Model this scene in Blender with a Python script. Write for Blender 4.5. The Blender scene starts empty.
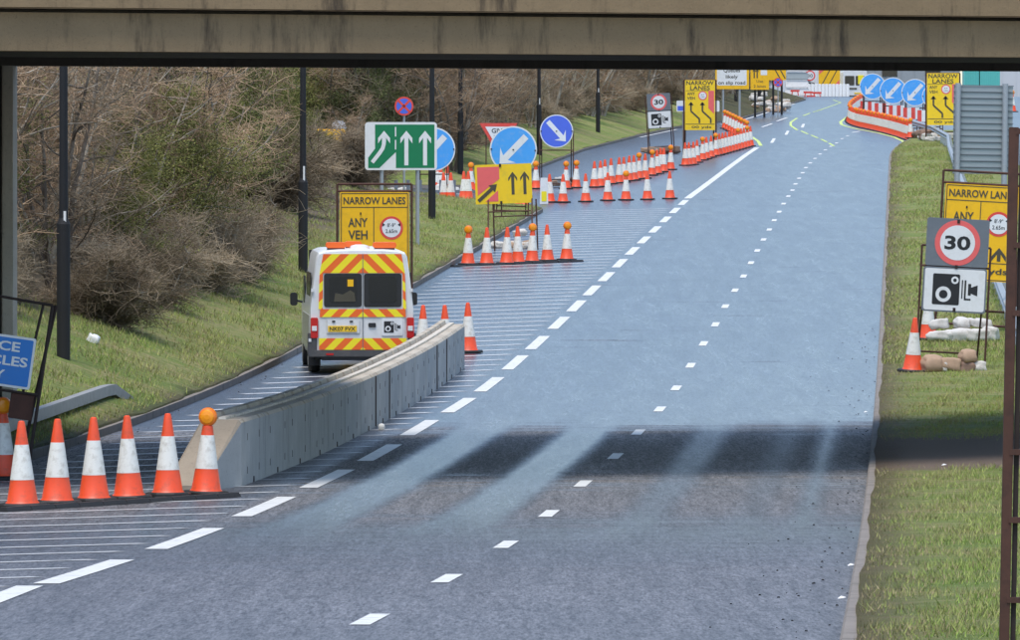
import bpy, math, random
import numpy as np
from math import radians as R, sin, cos, pi
random.seed(7)
scene = bpy.context.scene
# ------------------------------------------------------------------ camera
EYE = 4.3            # camera height above the datum
F = 6900.0           # focal length in photo pixels (1020 wide)
HORIZON = 149.0
cam = bpy.data.cameras.new('camera'); camo = bpy.data.objects.new('camera', cam)
scene.collection.objects.link(camo); scene.camera = camo
camo.location = (0, 0, EYE); camo.rotation_euler = (R(90), 0, 0)
cam.sensor_width = 36; cam.lens = F/1020*36; cam.shift_y = -(320-HORIZON)/1020
cam.clip_start = 1; cam.clip_end = 9000
# ------------------------------------------------------------------ world, sun, exposure
SUN_EL, SUN_AZ = 70, 202      # azimuth measured clockwise from +Y (behind the camera, a little to its left)
world = bpy.data.worlds.new('World'); scene.world = world; world.use_nodes = True
wn = world.node_tree; bg = wn.nodes['Background']
sky = wn.nodes.new('ShaderNodeTexSky'); sky.sky_type = 'NISHITA'; sky.sun_disc = False
sky.sun_elevation = R(SUN_EL); sky.sun_rotation = R(SUN_AZ)
sky.air_density = 1.0; sky.dust_density = .7; sky.ozone_density = 1.0
wn.links.new(sky.outputs[0], bg.inputs[0]); bg.inputs[1].default_value = 0.15
sun = bpy.data.lights.new('sun', 'SUN'); suno = bpy.data.objects.new('sun', sun)
scene.collection.objects.link(suno)
sun.energy = 2.0; sun.angle = R(26); sun.color = (1, .95, .88)
suno.rotation_euler = (R(90-SUN_EL), 0, R(180-SUN_AZ))
scene.view_settings.view_transform = 'Standard'; scene.view_settings.look = 'None'
scene.view_settings.exposure = 0.72; scene.view_settings.gamma = 1
scene.render.resolution_x = 1024; scene.render.resolution_y = 643

# ------------------------------------------------------------------ materials
def mat(name, col, rough=.6, metal=0., var=.12, scale=6., spec=.5, dirt=None, dirt_amt=.0, dirt_scale=3., bump=0., emis=None):
    m = bpy.data.materials.new(name); m.use_nodes = True
    nt = m.node_tree; N = nt.nodes; L = nt.links; b = N['Principled BSDF']
    b.inputs['Roughness'].default_value = rough; b.inputs['Metallic'].default_value = metal
    b.inputs['Specular IOR Level'].default_value = spec
    tc = N.new('ShaderNodeTexCoord'); no = N.new('ShaderNodeTexNoise'); no.inputs['Scale'].default_value = scale
    no.inputs['Detail'].default_value = 6; L.new(tc.outputs['Object'], no.inputs['Vector'])
    mx = N.new('ShaderNodeMix'); mx.data_type = 'RGBA'
    lo = [c*(1-var) for c in col]+[1]; hi = [min(1, c*(1+var)) for c in col]+[1]
    mx.inputs[6].default_value = lo; mx.inputs[7].default_value = hi
    L.new(no.outputs['Fac'], mx.inputs[0]); out = mx.outputs[2]
    if dirt:
        n2 = N.new('ShaderNodeTexNoise'); n2.inputs['Scale'].default_value = dirt_scale; n2.inputs['Detail'].default_value = 8
        n2.inputs['Roughness'].default_value = .7
        L.new(tc.outputs['Object'], n2.inputs['Vector'])
        rp = N.new('ShaderNodeMapRange'); rp.inputs[1].default_value = .5; rp.inputs[2].default_value = .68; rp.inputs[4].default_value = dirt_amt
        L.new(n2.outputs['Fac'], rp.inputs[0])
        m2 = N.new('ShaderNodeMix'); m2.data_type = 'RGBA'; m2.inputs[7].default_value = list(dirt)+[1]
        L.new(rp.outputs[0], m2.inputs[0]); L.new(out, m2.inputs[6]); out = m2.outputs[2]
    L.new(out, b.inputs['Base Color'])
    if bump:
        bp = N.new('ShaderNodeBump'); bp.inputs['Strength'].default_value = bump; bp.inputs['Distance'].default_value = .02
        L.new(no.outputs['Fac'], bp.inputs['Height']); L.new(bp.outputs[0], b.inputs['Normal'])
    if emis:
        b.inputs['Emission Color'].default_value = list(col)+[1]; b.inputs['Emission Strength'].default_value = emis
    return m

M = dict(
 cone_orange=mat('cone_orange', (.85, .085, .022), .45, var=.1, scale=9, dirt=(.28, .09, .05), dirt_amt=.55, dirt_scale=6),
 cone_orange_dull=mat('cone_orange_dull', (.42, .055, .025), .6, var=.15, dirt=(.12, .06, .04), dirt_amt=.5),
 sleeve=mat('sleeve', (.78, .76, .68), .5, var=.06, scale=8, dirt=(.35, .3, .22), dirt_amt=.5, dirt_scale=9),
 rubber=mat('rubber', (.022, .021, .02), .6, var=.3, scale=12),
 foot=mat('foot', (.75, .25, .02), .6),
 lamp_amber=mat('lamp_amber', (.95, .32, .01), .25, var=.05),
 lamp_rim=mat('lamp_rim', (.85, .20, .01), .35, var=.05),
 white=mat('white', (.78, .78, .76), .4, var=.04, scale=3, dirt=(.45, .43, .38), dirt_amt=.35, dirt_scale=4),
 sign_white=mat('sign_white', (.80, .80, .78), .4, var=.03, dirt=(.5, .48, .42), dirt_amt=.25, dirt_scale=5),
 sign_green=mat('sign_green', (.005, .20, .075), .4, var=.08),
 sign_blue=mat('sign_blue', (.07, .38, .86), .4, var=.07, scale=4, dirt=(.35, .5, .7), dirt_amt=.3, dirt_scale=6),
 sign_royal=mat('sign_royal', (.08, .15, .68), .4, var=.06),
 sign_police=mat('sign_police', (.01, .20, .62), .4, var=.06, dirt=(.1, .2, .4), dirt_amt=.4),
 sign_yellow=mat('sign_yellow', (.95, .52, .005), .45, var=.05, dirt=(.6, .33, .02), dirt_amt=.4, dirt_scale=4),
 sign_lemon=mat('sign_lemon', (.95, .62, .012), .45, var=.05, dirt=(.6, .45, .05), dirt_amt=.4, dirt_scale=4),
 sign_red=mat('sign_red', (.75, .07, .05), .45, var=.06, dirt=(.7, .25, .2), dirt_amt=.3),
 sign_pink=mat('sign_pink', (.85, .14, .13), .45, var=.06),
 sign_black=mat('sign_black', (.02, .02, .022), .5, var=.2),
 sign_char=mat('sign_char', (.075, .065, .04), .6, var=.25),
 sign_grey=mat('sign_grey', (.16, .18, .20), .5, var=.1, dirt=(.25, .25, .24), dirt_amt=.3),
 rust=mat('rust', (.085, .035, .022), .8, var=.45, scale=5, dirt=(.04, .02, .015), dirt_amt=.7, dirt_scale=8),
 rust_dark=mat('rust_dark', (.035, .022, .018), .8, var=.4, scale=6),
 black_post=mat('black_post', (.012, .012, .013), .75, var=.3, scale=2),
 galv=mat('galv', (.42, .44, .45), .45, .5, var=.15, scale=5, dirt=(.25, .24, .22), dirt_amt=.4, dirt_scale=5),
 rail=mat('rail', (.36, .35, .33), .5, .3, var=.15, scale=3, dirt=(.2, .18, .14), dirt_amt=.5, dirt_scale=4),
 louvre=mat('louvre', (.33, .37, .37), .5, .2, var=.08, scale=2),
 van_white=mat('van_white', (.74, .74, .72), .25, var=.03, scale=2, dirt=(.4, .38, .33), dirt_amt=.35, dirt_scale=2.5),
 van_silver=mat('van_silver', (.42, .42, .41), .35, var=.06, dirt=(.28, .24, .19), dirt_amt=.6),
 bumper=mat('bumper', (.075, .075, .075), .6, var=.2, dirt=(.14, .12, .1), dirt_amt=.6),
 tyre=mat('tyre', (.018, .018, .018), .8, var=.3),
 glass=mat('glass', (.012, .013, .015), .12, var=.6, scale=1.5, spec=.6),
 glass_frame=mat('glass_frame', (.02, .02, .022), .3, var=.2),
 hi_yellow=mat('hi_yellow', (.95, .78, .02), .4, var=.04),
 hi_orange=mat('hi_orange', (.90, .15, .02), .4, var=.05),
 red_lens=mat('red_lens', (.55, .015, .015), .2, var=.1),
 plate_yellow=mat('plate_yellow', (.85, .55, .03), .4, var=.04),
 bag_tan=mat('bag_tan', (.40, .27, .18), .85, var=.25, scale=7, bump=.6),
 bag_white=mat('bag_white', (.60, .57, .52), .8, var=.2, scale=7, bump=.6, dirt=(.25, .2, .15), dirt_amt=.5),
 bag_brown=mat('bag_brown', (.22, .14, .10), .85, var=.3, scale=7, bump=.6),
 strip_pale=mat('strip_pale', (.62, .57, .48), .9, var=.25, scale=5, spec=.2, dirt=(.3, .24, .17), dirt_amt=.8),
 teal=mat('teal', (.12, .52, .46), .5, var=.06),
 building=mat('building', (.62, .63, .64), .6, var=.06, scale=.5),
 cladding=mat('cladding', (.30, .32, .33), .6, var=.08, scale=.5),
 marking=mat('marking', (.72, .71, .67), .5, var=.15, scale=5, dirt=(.25, .25, .25), dirt_amt=.6, dirt_scale=5),
 marking_worn=mat('marking_worn', (.56, .56, .55), .38, var=.15, scale=3, dirt=(.10, .10, .10), dirt_amt=.6, dirt_scale=3),
 marking_lime=mat('marking_lime', (.58, .70, .16), .5, var=.1),
)

def nodes_mat(name):
    m = bpy.data.materials.new(name); m.use_nodes = True
    return m, m.node_tree.nodes, m.node_tree.links, m.node_tree.nodes['Principled BSDF']
class NB:
    """small helper that chains shader nodes"""
    def __init__(s, nt): s.N = nt.nodes; s.L = nt.links
    def put(s, sock, v):
        if hasattr(v, 'links'): s.L.new(v, sock)
        else: sock.default_value = v
    def math(s, op, a, b=0., c=None, clamp=False):
        n = s.N.new('ShaderNodeMath'); n.operation = op; n.use_clamp = clamp
        s.put(n.inputs[0], a); s.put(n.inputs[1], b)
        if c is not None: s.put(n.inputs[2], c)
        return n.outputs[0]
    def ramp(s, v, a, b, lo=0., hi=1., smooth=True):
        n = s.N.new('ShaderNodeMapRange'); n.interpolation_type = 'SMOOTHSTEP' if smooth else 'LINEAR'
        s.put(n.inputs[0], v); n.inputs[1].default_value = a; n.inputs[2].default_value = b
        n.inputs[3].default_value = lo; n.inputs[4].default_value = hi; return n.outputs[0]
    def noise(s, vec, scale, detail=5, rough=.6, stretch=None):
        if stretch:
            mp = s.N.new('ShaderNodeMapping'); mp.inputs['Scale'].default_value = stretch; s.L.new(vec, mp.inputs[0]); vec = mp.outputs[0]
        n = s.N.new('ShaderNodeTexNoise'); n.inputs['Scale'].default_value = scale; n.inputs['Detail'].default_value = detail
        n.inputs['Roughness'].default_value = rough; s.L.new(vec, n.inputs['Vector']); return n.outputs['Fac']
    def mix(s, f, a, b):
        n = s.N.new('ShaderNodeMix'); n.data_type = 'RGBA'
        s.put(n.inputs[0], f)
        for i, v in ((6, a), (7, b)):
            if hasattr(v, 'links'): s.L.new(v, n.inputs[i])
            else: n.inputs[i].default_value = list(v)+[1]
        return n.outputs[2]

def asphalt_material():
    m, N, L, b = nodes_mat('asphalt'); q = NB(m.node_tree)
    tc = N.new('ShaderNodeTexCoord'); P = tc.outputs['Object']
    sp = N.new('ShaderNodeSeparateXYZ'); L.new(P, sp.inputs[0]); X, Y = sp.outputs[0], sp.outputs[1]
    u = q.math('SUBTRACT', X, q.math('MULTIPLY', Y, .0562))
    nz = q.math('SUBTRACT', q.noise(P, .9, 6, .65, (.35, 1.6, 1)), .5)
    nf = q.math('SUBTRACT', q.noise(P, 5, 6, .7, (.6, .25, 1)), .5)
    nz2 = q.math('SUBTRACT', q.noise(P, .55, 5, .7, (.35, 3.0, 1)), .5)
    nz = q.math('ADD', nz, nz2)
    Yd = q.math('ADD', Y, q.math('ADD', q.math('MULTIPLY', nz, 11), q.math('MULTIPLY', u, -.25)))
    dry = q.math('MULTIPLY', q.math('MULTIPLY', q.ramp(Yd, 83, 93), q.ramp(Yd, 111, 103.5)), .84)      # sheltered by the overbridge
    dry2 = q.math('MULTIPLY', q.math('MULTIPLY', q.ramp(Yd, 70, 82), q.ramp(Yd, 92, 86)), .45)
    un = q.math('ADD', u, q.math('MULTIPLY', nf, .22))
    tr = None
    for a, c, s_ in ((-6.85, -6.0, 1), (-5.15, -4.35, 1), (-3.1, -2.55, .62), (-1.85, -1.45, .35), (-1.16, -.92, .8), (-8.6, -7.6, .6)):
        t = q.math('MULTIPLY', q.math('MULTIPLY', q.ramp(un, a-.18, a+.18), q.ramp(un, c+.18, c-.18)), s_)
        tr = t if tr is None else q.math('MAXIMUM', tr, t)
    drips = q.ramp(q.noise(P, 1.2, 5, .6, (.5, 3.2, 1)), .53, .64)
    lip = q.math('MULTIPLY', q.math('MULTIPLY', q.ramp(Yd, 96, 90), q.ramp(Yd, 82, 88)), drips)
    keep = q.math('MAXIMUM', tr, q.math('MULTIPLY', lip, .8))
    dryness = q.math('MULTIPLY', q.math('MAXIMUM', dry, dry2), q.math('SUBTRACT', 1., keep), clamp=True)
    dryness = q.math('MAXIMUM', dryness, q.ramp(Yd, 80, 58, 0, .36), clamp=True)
    # thin damp streaks left beside the lane dots and elsewhere
    st = q.math('MULTIPLY', q.ramp(q.noise(P, 1.0, 4, .6, (.3, 1.3, 1)), .64, .78), .4)
    dryness = q.math('MAXIMUM', dryness, st, clamp=True)
    grain = q.math('ADD', q.math('MULTIPLY', q.noise(P, 46, 4, .75, (1, .07, 1)), .6), q.math('MULTIPLY', q.noise(P, 20, 4, .75, (1, .07, 1)), .4))
    gr = q.math('MULTIPLY', q.ramp(grain, .38, .62, .3, 1.7, False), q.ramp(q.noise(P, 2.2, 4, .6, (3.2, .10, 1)), .3, .7, .82, 1.18))
    big = q.ramp(q.noise(P, .25, 5, .6, (1, .35, 1)), .3, .7, .93, 1.07)
    wetc = q.mix(q.noise(P, .4, 3), (.040, .049, .070), (.048, .058, .080))
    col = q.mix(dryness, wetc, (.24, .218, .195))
    mu = N.new('ShaderNodeVectorMath'); mu.operation = 'SCALE'; L.new(col, mu.inputs[0]); L.new(q.math('MULTIPLY', gr, big), mu.inputs[3])
    L.new(mu.outputs[0], b.inputs['Base Color'])
    rg = q.math('ADD', q.ramp(q.noise(P, 1.5, 5, .7, (1.6, .12, 1)), .3, .7, .28, .31), q.math('MULTIPLY', dryness, .6))
    rg = q.math('ADD', rg, q.ramp(grain, .36, .64, .04, -.03, False), clamp=True)
    L.new(rg, b.inputs['Roughness'])
    L.new(q.math('SUBTRACT', q.ramp(grain, .35, .65, .9, .75, False), q.math('MULTIPLY', dryness, .82)), b.inputs['Specular IOR Level'])
    return m
M['asphalt'] = asphalt_material()

def turf_material(name, bare=False):
    m, N, L, b = nodes_mat(name); q = NB(m.node_tree)
    P = N.new('ShaderNodeTexCoord').outputs['Object']
    a = q.ramp(q.noise(P, .45, 6, .65), .35, .65)
    c = q.ramp(q.noise(P, 3.5, 8, .75), .35, .68)
    g = q.mix(a, (.19, .25, .06), (.35, .285, .14))
    g = q.mix(c, g, (.145, .20, .045))
    sp = N.new('ShaderNodeSeparateXYZ'); L.new(P, sp.inputs[0]); X, Y = sp.outputs[0], sp.outputs[1]
    nz = q.math('MULTIPLY', q.math('SUBTRACT', q.noise(P, 1.3, 7, .7), .5), 4)
    Yd = q.math('ADD', Y, nz)
    if name == 'verge_right':
        soil = q.math('MULTIPLY', q.ramp(Yd, 87.6, 88.8), q.ramp(Yd, 101.5, 98.5))     # rain never reaches under the bridge
        g = q.mix(soil, g, (.20, .15, .115))
        off = q.math('SUBTRACT', X, q.math('MULTIPLY', Y, .0562))
        ed = q.ramp(q.math('ADD', off, q.math('MULTIPLY', nz, .22)), .45, -.35)
        g = q.mix(q.math('MULTIPLY', ed, .75), g, (.15, .11, .07))
    else:
        off = q.math('SUBTRACT', X, q.math('MULTIPLY', Y, .0565))
        ed = q.math('MULTIPLY', q.ramp(q.math('ADD', off, q.math('MULTIPLY', nz, .2)), -12.5, -11.9), .8)
        g = q.mix(ed, g, (.06, .048, .034))
        scrub = q.ramp(q.math('ADD', off, q.math('MULTIPLY', nz, .3)), -14.8, -16.2)
        if name == 'verge_left_far': scrub = q.math('MULTIPLY', scrub, 0.)
        g = q.mix(scrub, g, (.15, .115, .08))
    L.new(g, b.inputs['Base Color']); b.inputs['Roughness'].default_value = .9; b.inputs['Specular IOR Level'].default_value = .2
    bp = N.new('ShaderNodeBump'); bp.inputs['Strength'].default_value = .9; bp.inputs['Distance'].default_value = .08
    L.new(q.noise(P, 7, 8, .8), bp.inputs['Height']); L.new(bp.outputs[0], b.inputs['Normal'])
    return m
for k in ('verge_right', 'verge_left', 'verge_left_far'): M[k] = turf_material(k)
M['ground'] = mat('ground', (.05, .05, .035), .9, var=.4, scale=.3)

def blade_material(name, c1, c2, c3):
    m, N, L, b = nodes_mat(name); q = NB(m.node_tree)
    P = N.new('ShaderNodeTexCoord').outputs['Object']
    g = q.mix(q.ramp(q.noise(P, .5, 5, .65), .38, .62), c1, c2)
    g = q.mix(q.ramp(q.noise(P, 14, 2, .6), .42, .62), g, c3)
    L.new(g, b.inputs['Base Color']); b.inputs['Roughness'].default_value = .7; b.inputs['Specular IOR Level'].default_value = .25
    return m
M['blade'] = blade_material('blade', (.22, .33, .06), (.36, .31, .13), (.34, .38, .10))
M['blade_dry'] = blade_material('blade_dry', (.32, .26, .13), (.38, .30, .17), (.20, .20, .07))

def concrete_material(name, col, stain, amt, joints=False):
    m, N, L, b = nodes_mat(name); q = NB(m.node_tree)
    P = N.new('ShaderNodeTexCoord').outputs['Object']
    g = q.mix(q.noise(P, 1.6, 8, .7), [c*.72 for c in col], [c*1.25 for c in col])
    run = q.math('MULTIPLY', q.ramp(q.noise(P, 2.2, 7, .7, (1, 1, .18)), .50, .72), amt)
    g = q.mix(run, g, stain)
    g = q.mix(q.math('MULTIPLY', q.ramp(q.noise(P, 30, 4, .8), .55, .7), .5), g, [c*.45 for c in col])
    L.new(g, b.inputs['Base Color']); b.inputs['Roughness'].default_value = .85; b.inputs['Specular IOR Level'].default_value = .3
    bp = N.new('ShaderNodeBump'); bp.inputs['Strength'].default_value = .4; bp.inputs['Distance'].default_value = .02
    L.new(q.noise(P, 18, 6, .8), bp.inputs['Height']); L.new(bp.outputs[0], b.inputs['Normal'])
    return m
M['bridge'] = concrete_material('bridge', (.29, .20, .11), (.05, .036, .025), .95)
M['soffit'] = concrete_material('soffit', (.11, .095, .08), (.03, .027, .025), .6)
M['pier'] = concrete_material('pier', (.62, .57, .5), (.25, .22, .2), .6)
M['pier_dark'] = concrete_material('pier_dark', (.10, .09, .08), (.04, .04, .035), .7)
M['block'] = concrete_material('block', (.42, .425, .41), (.22, .22, .21), .7)
M['block_top'] = concrete_material('block_top', (.50, .44, .35), (.25, .18, .11), .8)
M['block_end'] = concrete_material('block_end', (.34, .28, .21), (.22, .17, .12), .5)
M['kerb'] = concrete_material('kerb', (.24, .21, .18), (.09, .08, .065), .7)

def bark_material(name, lo, hi, leaf=False):
    m, N, L, b = nodes_mat(name); q = NB(m.node_tree)
    P = N.new('ShaderNodeTexCoord').outputs['Object']
    oi = N.new('ShaderNodeObjectInfo').outputs['Random']
    f = q.ramp(q.math('ADD', q.noise(P, 1.1, 5, .7), q.math('MULTIPLY', q.math('SUBTRACT', oi, .5), .25)), .32, .70)
    g = q.mix(f, lo, hi)
    L.new(g, b.inputs['Base Color']); b.inputs['Roughness'].default_value = .85; b.inputs['Specular IOR Level'].default_value = .2
    return m
M['bark'] = bark_material('bark', (.13, .10, .075), (.50, .44, .35))
M['twig_brown'] = bark_material('twig_brown', (.20, .13, .08), (.54, .38, .24))
M['twig_grey'] = bark_material('twig_grey', (.17, .13, .085), (.48, .38, .26))
M['twig_olive'] = bark_material('twig_olive', (.13, .125, .045), (.34, .31, .13))
M['leaf_olive'] = bark_material('leaf_olive', (.12, .13, .035), (.30, .29, .09))
M['leaf_dark'] = bark_material('leaf_dark', (.07, .085, .03), (.18, .19, .07))

# ------------------------------------------------------------------ mesh helpers

class MB:
    def __init__(s): s.v = []; s.f = []; s.mi = []
    def add(s, vs, fs, mi=0):
        o = len(s.v); s.v += [tuple(p) for p in vs]; s.f += [tuple(i+o for i in f) for f in fs]; s.mi += [mi]*len(fs); return s
    def box(s, c, d, mi=0, rz=0., top=None):
        x, y, z = [k/2 for k in d]; tx, ty = (x, y) if top is None else (top[0]/2, top[1]/2)
        pts = [(-x,-y,-z),(x,-y,-z),(x,y,-z),(-x,y,-z),(-tx,-ty,z),(tx,-ty,z),(tx,ty,z),(-tx,ty,z)]
        if rz: pts = [(p[0]*cos(rz)-p[1]*sin(rz), p[0]*sin(rz)+p[1]*cos(rz), p[2]) for p in pts]
        return s.add([(p[0]+c[0], p[1]+c[1], p[2]+c[2]) for p in pts],
              [(0,3,2,1),(4,5,6,7),(0,1,5,4),(1,2,6,5),(2,3,7,6),(3,0,4,7)], mi)
    def tube(s, a, b, r0, r1=None, n=8, mi=0, cap=True):
        r1 = r0 if r1 is None else r1
        a = np.array(a, float); b = np.array(b, float); d = b-a; d /= (np.linalg.norm(d)+1e-9)
        h = np.array((0,0,1.)) if abs(d[2]) < .9 else np.array((1.,0,0)); e = np.cross(d, h); e /= np.linalg.norm(e); g = np.cross(d, e)
        vs = []
        for p, r in ((a, r0), (b, r1)):
            for k in range(n):
                t = 2*pi*k/n; vs.append(tuple(p+e*r*cos(t)+g*r*sin(t)))
        fs = [(k, (k+1) % n, n+(k+1) % n, n+k) for k in range(n)]
        if cap: fs += [tuple(range(n))[::-1], tuple(range(n, 2*n))]
        return s.add(vs, fs, mi)
    def path(s, pts, r, n=6, mi=0):
        for a, b in zip(pts[:-1], pts[1:]): s.tube(a, b, r, r, n, mi)
        return s
    def lathe(s, prof, n=24, mi=None, axis='z', c=(0,0,0)):
        vs = []
        for r, h in prof:
            for k in range(n):
                t = 2*pi*k/n
                p = (r*cos(t), r*sin(t), h) if axis == 'z' else ((r*cos(t), h, r*sin(t)) if axis == 'y' else (h, r*cos(t), r*sin(t)))
                vs.append((p[0]+c[0], p[1]+c[1], p[2]+c[2]))
        fs = []; 
        for i in range(len(prof)-1):
            for k in range(n): fs.append((i*n+k, i*n+(k+1) % n, (i+1)*n+(k+1) % n, (i+1)*n+k))
        fs.append(tuple(range(n))[::-1]); fs.append(tuple(range((len(prof)-1)*n, len(prof)*n)))
        return s.add(vs, fs, mi or 0)
    def poly(s, pts, y, mi=0):      # flat polygon facing -Y
        return s.add([(p[0], y, p[1]) for p in pts], [tuple(range(len(pts)))], mi)
    def prism(s, pts, y0, y1, mi=0):   # outline in XZ, thickness along Y
        n = len(pts)
        return s.add([(p[0], y0, p[1]) for p in pts]+[(p[0], y1, p[1]) for p in pts],
              [tuple(range(n)), tuple(range(n, 2*n))[::-1]]+[(k, n+k, n+(k+1) % n, (k+1) % n) for k in range(n)], mi)
    def build(s, name, mats, parent=None, loc=None, smooth=False, bevel=0):
        me = bpy.data.meshes.new(name); me.from_pydata(s.v, [], s.f)
        mats = mats if isinstance(mats, (list, tuple)) else [mats]
        for m in mats: me.materials.append(M[m] if isinstance(m, str) else m)
        if len(mats) > 1: me.polygons.foreach_set('material_index', s.mi)
        import bmesh
        bm = bmesh.new(); bm.from_mesh(me); bmesh.ops.recalc_face_normals(bm, faces=bm.faces)
        if bevel: bmesh.ops.bevel(bm, geom=list(bm.edges), offset=bevel, segments=2, affect='EDGES', clamp_overlap=True)
        bm.to_mesh(me); bm.free()
        if smooth: me.polygons.foreach_set('use_smooth', [True]*len(me.polygons))
        me.update(); return link(name, me, parent, loc)
def link(name, data, parent=None, loc=None):
    o = bpy.data.objects.new(name, data); scene.collection.objects.link(o)
    if parent: o.parent = parent
    if loc is not None: o.location = loc
    return o
def tag(o, label, cat, group=None):
    o['label'] = label; o['category'] = cat
    if group: o['group'] = group
    return o
def thing(name, label, cat, loc, rz=0., group=None, roll=0., pitch=0.):
    o = link(name, None, None, loc); o.rotation_euler = (pitch, roll, rz); o.empty_display_size = .2
    return tag(o, label, cat, group)
KIDS = {}
def kids(o):
    return [c for c in scene.collection.objects if c.parent == o]
def dup(root, loc, rz=None, label=None, group=None, scale=None, tree=None):
    r = root.copy(); scene.collection.objects.link(r); r.location = loc
    if rz is not None: r.rotation_euler = (r.rotation_euler[0], r.rotation_euler[1], rz)
    if scale: r.scale = (scale,)*3 if not hasattr(scale, '__len__') else scale
    if label: r['label'] = label
    if group: r['group'] = group
    for ch, gs in tree:
        c = ch.copy(); scene.collection.objects.link(c); c.parent = r
        for g in gs: d = g.copy(); scene.collection.objects.link(d); d.parent = c
    return r
def tree_of(root): return [(c, kids(c)) for c in kids(root)]
def struct(o): o['kind'] = 'structure'; return o

# ------------------------------------------------------------------ the road's long profile (sag curve, then a climb)
_yp = [620,579,545,514,484,456.5,432.5,409.4,388,365.7,343.7,324.6,306.4,290.4,276.3,262.8,250.6,239.6,229.6,220.3,211.8,203.7,196.2,190.2,183.9,178.3,172.8,167.6,162.9,158.4,154,149.9,146.3]
_Y = 51.5+9*np.arange(33); _d = (np.array(_yp)-HORIZON)*_Y/F
_fy = np.arange(-40, 700, 1.5)
_raw = np.interp(_fy, _Y, _d)
_raw = np.where(_fy < 51.5, _d[0]+(_fy-51.5)*.028, _raw)
_raw = np.where(_fy > 339.5, _d[-1]-(np.minimum(_fy, 532)-339.5)*.0206+np.clip(_fy-532, 0, 999)*.002, _raw)
_k = np.exp(-.5*(np.arange(-14, 15)*1.5/7)**2); _k /= _k.sum()
_sm = np.convolve(_raw, _k, 'same'); _sm[:14] = _raw[:14]; _sm[-14:] = _raw[-14:]
def g(Y): return EYE-float(np.interp(Y, _fy, _sm))
def gp(px, py):       # photo point on the carriageway -> plan position
    lo, hi = 20., 534.
    ys = np.arange(lo, hi, .5); row = HORIZON+F*np.interp(ys, _fy, _sm)/ys
    i = int(np.argmax(row <= py)) if (row <= py).any() else len(ys)-1
    if i > 0:
        t = (row[i-1]-py)/(row[i-1]-row[i]+1e-9); Yv = ys[i-1]+.5*min(max(t, 0), 1)
    else: Yv = ys[0]
    return (px-510)*Yv/F, Yv
def xs(px, Y): return (px-510)*Y/F
def zs(py, Y): return EYE-(py-HORIZON)*Y/F

def kerbR(Y): 
    x = 2.46+.0562*(Y-50.6)
    return x+max(0, Y-310)**2*.0005
def kerbL(Y): return -6.6+.0565*(Y-95)-(max(0, Y-231)**2*.04)
_out = [gp(*p) for p in ((480,188),(510,180),(544,166.5),(584,151),(614,143.3),(640,136.5),(677,128.5),(740,119.5),(764,112.7),(794,103.4),(806,100))]
_oy = [p[1] for p in _out]; _ox = [p[0] for p in _out]
def outX(Y): return float(np.interp(Y, _oy, _ox))
YF0 = _oy[0]; YN1 = 238.
def slopeL(Y): return float(np.interp(Y, [60,115,162,200,240], [.36,.36,.29,.16,.10]))
def bankL(X, Y):
    d = min(kerbL(Y)-X, (YN1-Y)*1.0+.3)
    if d < 0: return 0
    s = slopeL(Y); return .11+s*min(d, 5)+.30*min(max(d-5, 0), 22)
def bankF(X, Y):
    d = min(outX(Y)-X, (Y-YF0)*1.0)
    if d < 0: return 0
    return .11+.30*min(d, 2.6)+.20*min(max(d-2.6, 0), 30)
def bankR(X, Y):
    d = X-kerbR(Y); return .11+.03*min(max(d, 0), 3) if d >= 0 else 0
def H(X, Y):
    h = g(Y)
    if Y < YN1 and X < kerbL(Y): return h+bankL(X, Y)
    if Y > YF0 and X < outX(Y): return h+bankF(X, Y)
    if kerbR(Y) < X < kerbR(Y)+5.6 and Y < 378: return h+bankR(X, Y)
    return h

# ------------------------------------------------------------------ setting
def grid_mesh(name, rows, m):      # rows: list of lists of points, same length
    mb = MB(); n = len(rows[0])
    for r in rows: mb.v += [tuple(p) for p in r]
    for i in range(len(rows)-1):
        for k in range(n-1): mb.f.append((i*n+k, i*n+k+1, (i+1)*n+k+1, (i+1)*n+k)); mb.mi.append(0)
    o = mb.build(name, m, smooth=True); return struct(o)
YR = list(np.arange(5, 600, 1.5))
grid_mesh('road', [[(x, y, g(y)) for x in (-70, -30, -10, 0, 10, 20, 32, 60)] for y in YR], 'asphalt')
gy = [-300, -100, 5]+list(np.arange(20, 600, 10))+[700, 1200, 3500]
def gg(y): return g(min(max(y, 5), 598))-.25
grid_mesh('ground', [[(x, y, gg(y)) for x in (-2500, -400, -80, 0, 80, 400, 2500)] for y in gy], 'ground')
def wob(y): return 1+.4*sin(y*1.3)+.3*sin(y*2.1+1)+.5*sin(y*.53+2)+random.uniform(-.12, .12)
def offs(n, far, k=2.2): return [far*((i/(n-1))**k) for i in range(n)]
rows = []
for y in list(np.arange(20, 238.1, .7)):
    x0 = kerbL(y)-.01-.06*wob(y); rows.append([(x0, y, g(y)+.02)]+[(x0-o, y, g(y)+bankL(x0-o, y)+.014*(1-min(o, 1))) for o in offs(34, 58)])
grid_mesh('verge_left', rows, 'verge_left')
rows = []
for y in list(np.arange(YF0+.05, 596, 1.5)):
    x0 = outX(y)-.03-.05*wob(y); rows.append([(x0-o, y, g(y)+bankF(x0-o, y)) for o in offs(40, 90)])
grid_mesh('verge_left_far', rows, 'verge_left_far')
rows = []
for y in list(np.arange(15, 378, 1.0)):
    x0 = kerbR(y)+.07+.016*(1+sin(y*.31)+.6*sin(y*.83+1)+.35*sin(y*1.7)); wd = 5.4-max(0, y-335)*.07; rows.append([(x0, y, g(y)+.02)]+[(x0+o, y, g(y)+bankR(x0+o, y)+.012*(1-min(o, 1))) for o in np.linspace(0, wd, 12)])
grid_mesh('verge_right', rows, 'verge_right')
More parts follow.
